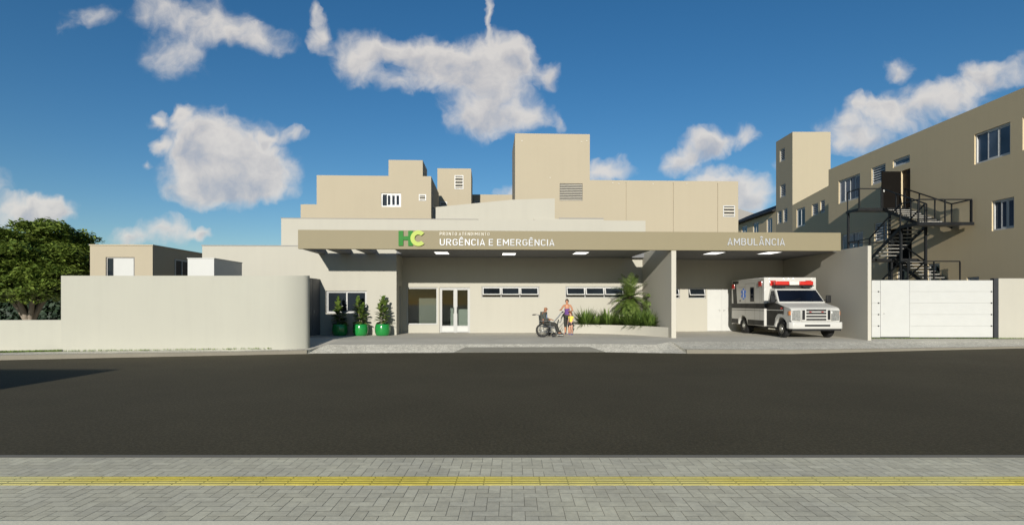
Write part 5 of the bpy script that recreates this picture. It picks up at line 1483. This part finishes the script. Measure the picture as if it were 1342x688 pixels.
# hedge mass behind
hg = MB(); rr_ = random.Random(9)
for i in range(34000):
    x = rr_.uniform(-62, -24); y = 36 + rr_.uniform(-1.2, 1.2); hmax = 2.5 + .35 * math.sin(x * 1.3) + .25 * math.sin(x * 3.1 + 1)
    if x > -27: hmax *= 1
    z = rr_.uniform(-.1, 1) * hmax; s = .22 * rr_.uniform(.6, 1.3)
    n_ = Vector((rr_.gauss(0, .6), -.6 + rr_.gauss(0, .5), .6)).normalized(); a = rr_.uniform(0, 6.28)
    e1 = n_.cross(Vector((math.cos(a), .2, math.sin(a)))).normalized(); e2 = n_.cross(e1); q = Vector((x, y, z))
    hg.add([q - e1 * s, q - e2 * s * .5, q + e1 * s, q + e2 * s * .5], [(0, 1, 2, 3)])
ho = struct('hedge', hg, M['leaf_dark'], kind='stuff', recalc=False); tag(ho, 'dark green hedge far behind the big tree', 'hedge')
# ------------------------------------------------------------------ people
def skin(name, joints, edges, radii, mat, parent, root='pelvis', sub=2, loc=None):
    """one continuous body grown over a skeleton"""
    names = list(joints); ix = {n_: i for i, n_ in enumerate(names)}
    me = bpy.data.meshes.new(name); me.from_pydata([tuple(joints[n_]) for n_ in names], [(ix[a], ix[b]) for a, b in edges], []); me.update()
    o = bpy.data.objects.new(name, me); col.objects.link(o)
    md = o.modifiers.new('Skin', 'SKIN'); md.use_smooth_shade = True; md.branch_smoothing = .4
    sv = me.skin_vertices[0].data
    for n_ in names:
        r = radii[n_]; r = (r, r) if not isinstance(r, tuple) else r
        sv[ix[n_]].radius = r; sv[ix[n_]].use_root = (n_ == root)
    ms = o.modifiers.new('Sub', 'SUBSURF'); ms.levels = sub; ms.render_levels = sub
    dg = bpy.context.evaluated_depsgraph_get(); dg.update()
    nme = bpy.data.meshes.new_from_object(o.evaluated_get(dg)); bpy.data.objects.remove(o); bpy.data.meshes.remove(me)
    nme.name = name
    nme.materials.clear(); nme.materials.append(mat); nme.shade_smooth()
    ob = bpy.data.objects.new(name, nme); col.objects.link(ob); ob.parent = parent
    return ob
def hand(J, E, Rr, pre, wrist, d, pn, curl=.5, k=1.0):
    """palm, four fingers and a thumb; d along the hand, pn = palm normal (fingers curl that way)"""
    d = Vector(d).normalized(); pn = Vector(pn); pn = (pn - d * pn.dot(d)).normalized(); s = d.cross(pn)
    w = Vector(wrist); sg = 1 if pre[-1] == 'r' else -1
    J[pre + '_palm'] = w + d * .055 * k; Rr[pre + '_palm'] = (.032 * k, .018 * k); E.append((pre + '_wrist', pre + '_palm'))
    for i, (off, ln) in enumerate(((-.03, .068), (-.010, .078), (.010, .073), (.029, .057))):
        b = w + d * .09 * k + s * off * k; n0 = f'{pre}_f{i}a'
        J[n0] = b; Rr[n0] = .0095 * k; E.append((pre + '_palm', n0)); p = b; dd = d.copy()
        for q in range(2):
            dd = (dd + pn * curl * .55).normalized(); p = p + dd * ln * k / 2; nn = f'{pre}_f{i}{"bc"[q]}'; J[nn] = p; Rr[nn] = (.0085 - .001 * q) * k; E.append((f'{pre}_f{i}{"ab"[q]}', nn))
    b = w + d * .035 * k + s * -.035 * k * 1.0; J[pre + '_ta'] = b; Rr[pre + '_ta'] = .011 * k; E.append((pre + '_palm', pre + '_ta'))
    t2 = b + (d * .8 - s * .6 + pn * .3).normalized() * .05 * k; J[pre + '_tb'] = t2; Rr[pre + '_tb'] = .0095 * k; E.append((pre + '_ta', pre + '_tb'))
def head_mesh(parent, c, yaw, h, skin_mat, name='head'):
    pass
def face_parts(parent, c, fwd, h, hair_mat, hair='short'):
    """eyes, and hair as a shell over the skull; c = skull centre, h = head height"""
    fwd = Vector(fwd).normalized(); s = fwd.cross(Vector((0, 0, 1))).normalized(); up = s.cross(fwd)
    m = MB()
    for q in (-1, 1): 
        p = c + fwd * h * .385 + s * q * h * .135 + up * h * .01
        m.lathe([(0, -.012 * h / .22), (.010 * h / .22, -.006 * h / .22), (.012 * h / .22, 0), (.010 * h / .22, .006 * h / .22), (0, .012 * h / .22)], tuple(p), 8)
    m.build('eyes', M['eye'], parent)
    if hair:
        m = MB(); n1, n2 = 10, 16; vs = []; fs = []
        for i in range(n1 + 1):
            th_ = math.pi * .5 * i / n1 * (1.25 if hair == 'short' else 1.32)
            for k in range(n2):
                ph = 2 * math.pi * k / n2
                fr_ = math.cos(ph)                       # 1 towards the face
                tt = th_ * (1 - .42 * max(0, fr_) ** 1.5) if hair != 'bald' else th_ * .8
                r = h * .46 * (1 + .02 * math.sin(7 * ph + i))
                d = up * math.cos(tt) * 1.12 + (fwd * math.cos(ph) * .98 + s * math.sin(ph) * .84) * math.sin(tt)
                vs.append(c + d * r + up * h * .06 - fwd * h * .01)
            if i < n1:
                for k in range(n2): fs.append((i * n2 + k, i * n2 + (k + 1) % n2, (i + 1) * n2 + (k + 1) % n2, (i + 1) * n2 + k))
        m.add(vs, fs); ob = m.build('hair', hair_mat, parent, smooth=180)
        so_ = ob.modifiers.new('Solid', 'SOLIDIFY'); so_.thickness = .012; so_.offset = -1
        return ob
def body(J, E, Rr, c, fwd, h, neck):
    """head with jaw, nose, chin and ears; c = skull centre"""
    fwd = Vector(fwd).normalized(); s = fwd.cross(Vector((0, 0, 1))).normalized(); up = s.cross(fwd); k = h / .23
    J['jaw'] = c - up * .060 * k + fwd * .022 * k; Rr['jaw'] = .060 * k
    J['skull'] = c + up * .015 * k; Rr['skull'] = (.082 * k, .092 * k)
    J['crown'] = c + up * .080 * k - fwd * .008 * k; Rr['crown'] = (.058 * k, .066 * k)
    E += [('neck', 'jaw'), ('jaw', 'skull'), ('skull', 'crown')]
    J['nose'] = c + fwd * .108 * k - up * .018 * k; Rr['nose'] = .013 * k; E.append(('skull', 'nose'))
    J['chin'] = c + fwd * .075 * k - up * .085 * k; Rr['chin'] = .022 * k; E.append(('jaw', 'chin'))
    for q, nn in ((-1, 'ear_a'), (1, 'ear_b')):
        J[nn] = c + s * q * .092 * k - up * .01 * k - fwd * .01 * k; Rr[nn] = .014 * k; E.append(('skull', nn))

def stand_person(x, y, z, H, face, skin_mat, arms, legs_spread=.09, female=False):
    """standing figure, face = heading vector; returns joints in local coordinates (origin at the feet)"""
    f = Vector((face[0], face[1], 0)).normalized(); s = f.cross(Vector((0, 0, 1))); U = Vector((0, 0, 1))   # s = figure's right
    J, E, Rr = {}, [], {}; k = H / 1.68
    def P3(r, fw, up): return s * r * k + f * fw * k + U * up * k
    J['pelvis'] = P3(0, 0, .92); Rr['pelvis'] = (.135 * k, .10 * k)
    J['waist'] = P3(0, .0, 1.06); Rr['waist'] = (.115 * k, .085 * k)
    J['chest'] = P3(0, .01, 1.24); Rr['chest'] = (.145 * k, .095 * k)
    J['upper'] = P3(0, .0, 1.36); Rr['upper'] = (.10 * k, .07 * k)
    J['neck'] = P3(0, .01, 1.45); Rr['neck'] = .048 * k
    E += [('pelvis', 'waist'), ('waist', 'chest'), ('chest', 'upper'), ('upper', 'neck')]
    body(J, E, Rr, P3(0, .035, 1.565), f, .23 * k, None)
    for q, t in ((1, 'r'), (-1, 'l')):
        J['hip_' + t] = P3(q * .085, 0, .86); Rr['hip_' + t] = .088 * k
        J['thigh_' + t] = P3(q * (legs_spread), .01, .68); Rr['thigh_' + t] = .076 * k
        J['knee_' + t] = P3(q * legs_spread, .02, .47); Rr['knee_' + t] = .055 * k
        J['calf_' + t] = P3(q * legs_spread, -.012, .33); Rr['calf_' + t] = .053 * k
        J['ankle_' + t] = P3(q * legs_spread, -.01, .08); Rr['ankle_' + t] = .036 * k
        J['ball_' + t] = P3(q * (legs_spread + .015), .10, .035); Rr['ball_' + t] = (.04 * k, .03 * k)
        J['toe_' + t] = P3(q * (legs_spread + .02), .165, .028); Rr['toe_' + t] = (.034 * k, .022 * k)
        E += [('pelvis', 'hip_' + t), ('hip_' + t, 'thigh_' + t), ('thigh_' + t, 'knee_' + t), ('knee_' + t, 'calf_' + t), ('calf_' + t, 'ankle_' + t), ('ankle_' + t, 'ball_' + t), ('ball_' + t, 'toe_' + t)]
        el, wr, hd, pn = arms[t]
        J['shoulder_' + t] = P3(q * .165, 0, 1.375); Rr['shoulder_' + t] = .056 * k
        J['elbow_' + t] = P3(*el); Rr['elbow_' + t] = .038 * k; J['arm_' + t + '_wrist'] = P3(*wr); Rr['arm_' + t + '_wrist'] = .027 * k
        E += [('upper', 'shoulder_' + t), ('shoulder_' + t, 'elbow_' + t), ('elbow_' + t, 'arm_' + t + '_wrist')]
        hand(J, E, Rr, 'arm_' + t, P3(*wr), s * hd[0] + f * hd[1] + U * hd[2], s * pn[0] + f * pn[1] + U * pn[2], .6, k)
    return J, E, Rr
def garment(name, J, E, Rr, use, grow, mat, parent, root, trim=None, override=None):
    """clothing over the named joints"""
    j = {n_: J[n_] for n_ in use}; j.update(trim or {})
    r = {}
    for n_ in j:
        q = Rr.get(n_, .05); q = q if isinstance(q, tuple) else (q, q); r[n_] = (q[0] + grow, q[1] + grow)
    r.update(override or {})
    e = [(a, b) for a, b in E if a in j and b in j]
    return skin(name, j, e, r, mat, parent, root)
def shoes(J, Rr, mat, parent, grow=.008):
    for t in ('r', 'l'):
        j = {n_: J[n_ + '_' + t] for n_ in ('ankle', 'ball', 'toe')}; j['ankle'] = J['ankle_' + t].lerp(J['ball_' + t], .25) + Vector((0, 0, -.012))
        j['heel'] = J['ankle_' + t] + Vector((0, 0, -.042)) - (J['toe_' + t] - J['ankle_' + t]).normalized() * .02
        r = {'ankle': .042, 'heel': .034, 'ball': (.048, .036), 'toe': (.042, .029)}
        skin('shoe', j, [('ankle', 'ball'), ('ball', 'toe'), ('ankle', 'heel')], r, mat, parent, 'ankle')

# --- woman standing behind the pushchair
wx, wy = PW(743.2, 0, 25.75)[0], 25.75
wo = T('person', 'person in a purple top and dark cropped trousers standing with bent arms beside the child', 'person', (wx, wy, .0))
arms = {'r': ((.30, -.02, 1.16), (.30, .20, 1.17), (-.1, 1, .05), (-.6, 0, -.8)), 'l': ((-.27, -.03, 1.13), (-.20, .17, 1.12), (.55, .8, .1), (.2, .1, -1))}
J, E, Rr = stand_person(0, 0, 0, 1.63, (-.25, -1), None, arms)
skin('body', J, E, Rr, M['skin_b'], wo.e)
k = 1.63 / 1.68
cut = J['chest'].lerp(J['upper'], .42)
garment('top', J, E, Rr, ['pelvis', 'waist', 'chest'], .016, M['purple'], wo.e, 'waist', override={'pelvis': (.150, .118), 'waist': (.132, .103), 'chest': (.160, .118)})
use = ['pelvis', 'hip_r', 'thigh_r', 'knee_r', 'calf_r', 'hip_l', 'thigh_l', 'knee_l', 'calf_l']
garment('trousers', J, E, Rr, use, .014, M['trouser'], wo.e, 'pelvis')
shoes(J, Rr, M['shoe_b'], wo.e)
face_parts(wo.e, J['skull'] - Vector((0, 0, .015)), (-.25, -1, 0), .22, M['hair_d'])
m = MB(); b_ = J['skull'] + Vector((.25, 1, 0)).normalized() * .11 + Vector((0, 0, .04)); m.lathe([(0, -.05), (.035, -.03), (.045, 0), (.035, .035), (0, .05)], tuple(b_), 12); m.build('hair_bun', M['hair_d'], wo.e, smooth=180)
# --- child
cx_, cy_ = PW(748.3, 0, 25.25)[0], 25.25
ch = T('person', 'small child in a yellow shirt and dark shorts standing in front of the woman', 'child', (cx_, cy_, .0))
arms = {'r': ((.235, .0, 1.16), (.245, .06, .95), (.1, .25, -1), (-1, 0, .1)), 'l': ((-.24, .02, 1.16), (-.22, .14, .96), (.1, .5, -1), (1, 0, .1))}
J, E, Rr = stand_person(0, 0, 0, 1.02, (-.75, -.65), None, arms, .10)
for n_ in ('skull', 'jaw', 'crown', 'nose', 'chin', 'ear_a', 'ear_b'):
    J[n_] = J['neck'] + (J[n_] - J['neck']) * 1.28; q = Rr[n_]; Rr[n_] = tuple(v * 1.28 for v in q) if isinstance(q, tuple) else q * 1.28
skin('body', J, E, Rr, M['skin_c'], ch.e)
for t in ('r', 'l'): J['slv_' + t] = J['shoulder_' + t].lerp(J['elbow_' + t], .75); Rr['slv_' + t] = .03; E.append(('shoulder_' + t, 'slv_' + t))
garment('shirt', J, E, Rr, ['pelvis', 'waist', 'chest', 'upper', 'shoulder_r', 'shoulder_l', 'slv_r', 'slv_l'], .014, M['yellow_cloth'], ch.e, 'chest')
garment('shorts', J, E, Rr, ['pelvis', 'hip_r', 'thigh_r', 'hip_l', 'thigh_l'], .020, M['navy'], ch.e, 'pelvis')
shoes(J, Rr, M['shoe_b'], ch.e)
face_parts(ch.e, J['skull'] - Vector((0, 0, .012)), (-.75, -.65, 0), .178, M['hair_r'], 'long')
# --- man in the wheelchair, facing right
mx_, my_ = PW(716.5, 0, 23.75)[0], 23.75
man = T('person', 'seated person in a charcoal jacket and dark trousers riding in the wheelchair', 'person', (mx_, my_, .0))
f = Vector((1, -.12, 0)).normalized(); s = f.cross(Vector((0, 0, 1))); U = Vector((0, 0, 1))
def P3(r, fw, up): return s * r + f * fw + U * up
J, E, Rr = {}, [], {}
J['pelvis'] = P3(0, -.10, .56); Rr['pelvis'] = (.15, .13)
J['waist'] = P3(0, -.14, .70); Rr['waist'] = (.175, .15)
J['chest'] = P3(0, -.14, .88); Rr['chest'] = (.185, .145)
J['upper'] = P3(0, -.13, .99); Rr['upper'] = (.115, .085)
J['neck'] = P3(0, -.10, 1.07); Rr['neck'] = .056
E += [('pelvis', 'waist'), ('waist', 'chest'), ('chest', 'upper'), ('upper', 'neck')]
hf = Vector((1, -.35, .08))
body(J, E, Rr, P3(0, -.06, 1.185), hf, .235, None)
for q, t in ((1, 'r'), (-1, 'l')):
    J['hip_' + t] = P3(q * .10, -.02, .54); Rr['hip_' + t] = .095
    J['thigh_' + t] = P3(q * .105, .18, .55); Rr['thigh_' + t] = .085
    J['knee_' + t] = P3(q * .11, .37, .54); Rr['knee_' + t] = .065
    J['calf_' + t] = P3(q * .11, .44, .38); Rr['calf_' + t] = .058
    J['ankle_' + t] = P3(q * .11, .52, .17); Rr['ankle_' + t] = .042
    J['ball_' + t] = P3(q * .115, .64, .135); Rr['ball_' + t] = (.043, .034)
    J['toe_' + t] = P3(q * .12, .72, .125); Rr['toe_' + t] = (.036, .026)
    E += [('pelvis', 'hip_' + t), ('hip_' + t, 'thigh_' + t), ('thigh_' + t, 'knee_' + t), ('knee_' + t, 'calf_' + t), ('calf_' + t, 'ankle_' + t), ('ankle_' + t, 'ball_' + t), ('ball_' + t, 'toe_' + t)]
    J['shoulder_' + t] = P3(q * .19, -.13, 1.0); Rr['shoulder_' + t] = .066
    J['elbow_' + t] = P3(q * .25, -.06, .76); Rr['elbow_' + t] = .046
    J['arm_' + t + '_wrist'] = P3(q * .16, .16, .74); Rr['arm_' + t + '_wrist'] = .031
    E += [('upper', 'shoulder_' + t), ('shoulder_' + t, 'elbow_' + t), ('elbow_' + t, 'arm_' + t + '_wrist')]
    hand(J, E, Rr, 'arm_' + t, P3(q * .16, .16, .74), f * 1 - s * q * .5 - U * .12, -U, .6)
skin('body', J, E, Rr, M['skin_a'], man.e)
for t in 'rl':
    J['cuff_' + t] = J['elbow_' + t].lerp(J['arm_' + t + '_wrist'], .72); Rr['cuff_' + t] = .036; E.append(('elbow_' + t, 'cuff_' + t))
garment('jacket', J, E, Rr, ['pelvis', 'waist', 'chest', 'upper', 'shoulder_r', 'shoulder_l', 'elbow_r', 'elbow_l', 'cuff_r', 'cuff_l'], .020, M['jacket'], man.e, 'chest')
garment('trousers', J, E, Rr, ['pelvis'] + [a + t for a in ('hip_', 'thigh_', 'knee_', 'calf_', 'ankle_') for t in 'rl'], .016, M['trouser'], man.e, 'pelvis')
m = MB(); c_ = J['chest'].lerp(J['upper'], .35)
q_ = [P3(-.075, .012, 1.05), P3(.075, .012, 1.05), P3(.10, .028, .90), P3(.07, .03, .72), P3(-.07, .03, .72), P3(-.10, .028, .90)]
m.prism(q_, tuple(f * -.10)); m.build('shirt', M['shirt_blue'], man.e, bevel=.02)
shoes(J, Rr, M['shoe'], man.e)
face_parts(man.e, J['skull'] - Vector((0, 0, .015)), hf, .235, None, None)
# --- wheelchair
wc = T('wheelchair', 'black wheelchair with large spoked wheels and push handles', 'wheelchair', (mx_, my_, 0))
def W3(r, fw, up): p = s * r + f * fw + U * up; return (p.x + mx_, p.y + my_, p.z)
m = MB(); m.hexa([W3(-.22, -.22, .43), W3(.22, -.22, .43), W3(.22, .24, .43), W3(-.22, .24, .43)], [W3(-.22, -.22, .47), W3(.22, -.22, .47), W3(.22, .24, .47), W3(-.22, .24, .47)]); wc.part('seat', m, M['black'], bevel=.012)
m = MB(); m.hexa([W3(-.21, -.27, .47), W3(.21, -.27, .47), W3(.21, -.31, .47), W3(-.21, -.31, .47)], [W3(-.21, -.31, .93), W3(.21, -.31, .93), W3(.21, -.34, .93), W3(-.21, -.34, .93)]); wc.part('backrest', m, M['black'], bevel=.01)
for q in (-1, 1):
    r = .26 * q
    m = MB(); m.tube([W3(r, -.29, .14), W3(r, -.29, .45), W3(r, -.32, .90), W3(r, -.36, .945), W3(r, -.56, .945)], .012, 8)
    m.tube([W3(r, -.28, .45), W3(r, .28, .45), W3(r, .34, .40), W3(r, .42, .17)], .012, 8); m.tube([W3(r, -.28, .22), W3(r, .26, .22), W3(r, .26, .45)], .012, 8)
    m.tube([W3(r, -.30, .68), W3(r, .12, .68), W3(r, .16, .64), W3(r, .16, .45)], .012, 8); fo_ = wc.part('frame', m, M['chrome'])
    m = MB(); m.tube([W3(r, -.46, .945), W3(r, -.60, .945)], .02, 10); wc.part('grip', m, M['black'], fo_)
    m = MB(); m.hexa([W3(r - .03, -.26, .69), W3(r + .03, -.26, .69), W3(r + .03, .12, .69), W3(r - .03, .12, .69)], [W3(r - .03, -.26, .72), W3(r + .03, -.26, .72), W3(r + .03, .12, .72), W3(r - .03, .12, .72)]); wc.part('armrest', m, M['black'], bevel=.01)
    def ring(rc, y0, z0, R_, rt, mb, n=36): 
        mb.tube([W3(rc, y0 + R_ * math.cos(2 * math.pi * k / n), z0 + R_ * math.sin(2 * math.pi * k / n)) for k in range(n + 1)], rt, 8, False)
    rw_ = .31 * q; m = MB(); ring(rw_, -.16, .29, .272, .018, m); wo_ = wc.part('wheel', m, M['tyre'])
    m = MB(); ring(rw_ + q * .045, -.16, .29, .24, .009, m); wc.part('hand_rim', m, M['black'], wo_)
    m = MB(); 
    for k in range(10):
        a = k * math.pi / 5; m.tube([W3(rw_, -.16, .29), W3(rw_, -.16 + .26 * math.cos(a), .29 + .26 * math.sin(a))], .006, 5)
    m.tube([W3(rw_ - q * .06, -.16, .29), W3(rw_ + q * .03, -.16, .29)], .03, 10); wc.part('spokes', m, M['chrome'], wo_)
    m = MB(); ring(.24 * q, .30, .09, .07, .018, m, 20); m.tube([W3(.24 * q, .30, .09), W3(.24 * q + q * .03, .30, .09), W3(.26 * q, .27, .22)], .012, 6); wc.part('caster', m, M['black'])
    m = MB(); m.hexa([W3(.06 * q, .46, .085), W3(.22 * q, .46, .085), W3(.22 * q, .70, .085), W3(.06 * q, .70, .085)], [W3(.06 * q, .46, .10), W3(.22 * q, .46, .10), W3(.22 * q, .70, .10), W3(.06 * q, .70, .10)])
    m.tube([W3(r, .42, .18), W3(.2 * q, .50, .10)], .011, 6); wc.part('footrest', m, M['chrome'])
m = MB(); m.tube([W3(-.26, -.1, .2), W3(.26, .05, .43)], .01, 6); m.tube([W3(.26, -.1, .2), W3(-.26, .05, .43)], .01, 6); wc.part('cross_brace', m, M['chrome'])
# --- pushchair behind the wheelchair
qx, qy = PW(733, 0, 24.9)[0], 24.9
pc = T('pushchair', 'light folding pushchair with a raised dark handle between the man and the woman', 'pushchair', (qx, qy, 0))
def Q3(x, y, z): return (qx + x, qy + y, z)
for q in (-1, 1):
    y = .2 * q
    m = MB(); m.tube([Q3(.12, y, 1.03), Q3(-.02, y, .86), Q3(-.30, y, .52), Q3(-.48, y, .10)], .013, 8); m.tube([Q3(-.12, y, .62), Q3(.02, y, .56), Q3(.10, y, .70)], .012, 8); m.tube([Q3(-.26, y, .55), Q3(-.02, y, .10)], .012, 8); pc.part('frame', m, M['chrome'])
    for xx in (-.48, -.02):
        m = MB(); m.lathe([(.03, -.018), (.08, -.018), (.085, 0), (.08, .018), (.03, .018)], Q3(xx, y, .085), 20, 'y'); pc.part('wheel', m, M['tyre'], smooth=40)
m = MB(); m.tube([Q3(.12, -.2, 1.03), Q3(.17, -.17, 1.06), Q3(.17, .17, 1.06), Q3(.12, .2, 1.03)], .02, 10); pc.part('handle', m, M['black'])
m = MB(); m.hexa([Q3(-.40, -.17, .34), Q3(-.14, -.17, .30), Q3(-.14, .17, .30), Q3(-.40, .17, .34)], [Q3(-.40, -.17, .37), Q3(-.14, -.17, .33), Q3(-.14, .17, .33), Q3(-.40, .17, .37)])
m.hexa([Q3(-.14, -.17, .30), Q3(-.11, -.17, .30), Q3(-.11, .17, .30), Q3(-.14, .17, .30)], [Q3(-.05, -.17, .70), Q3(-.02, -.17, .70), Q3(-.02, .17, .70), Q3(-.05, .17, .70)]); pc.part('seat', m, M['jacket'])
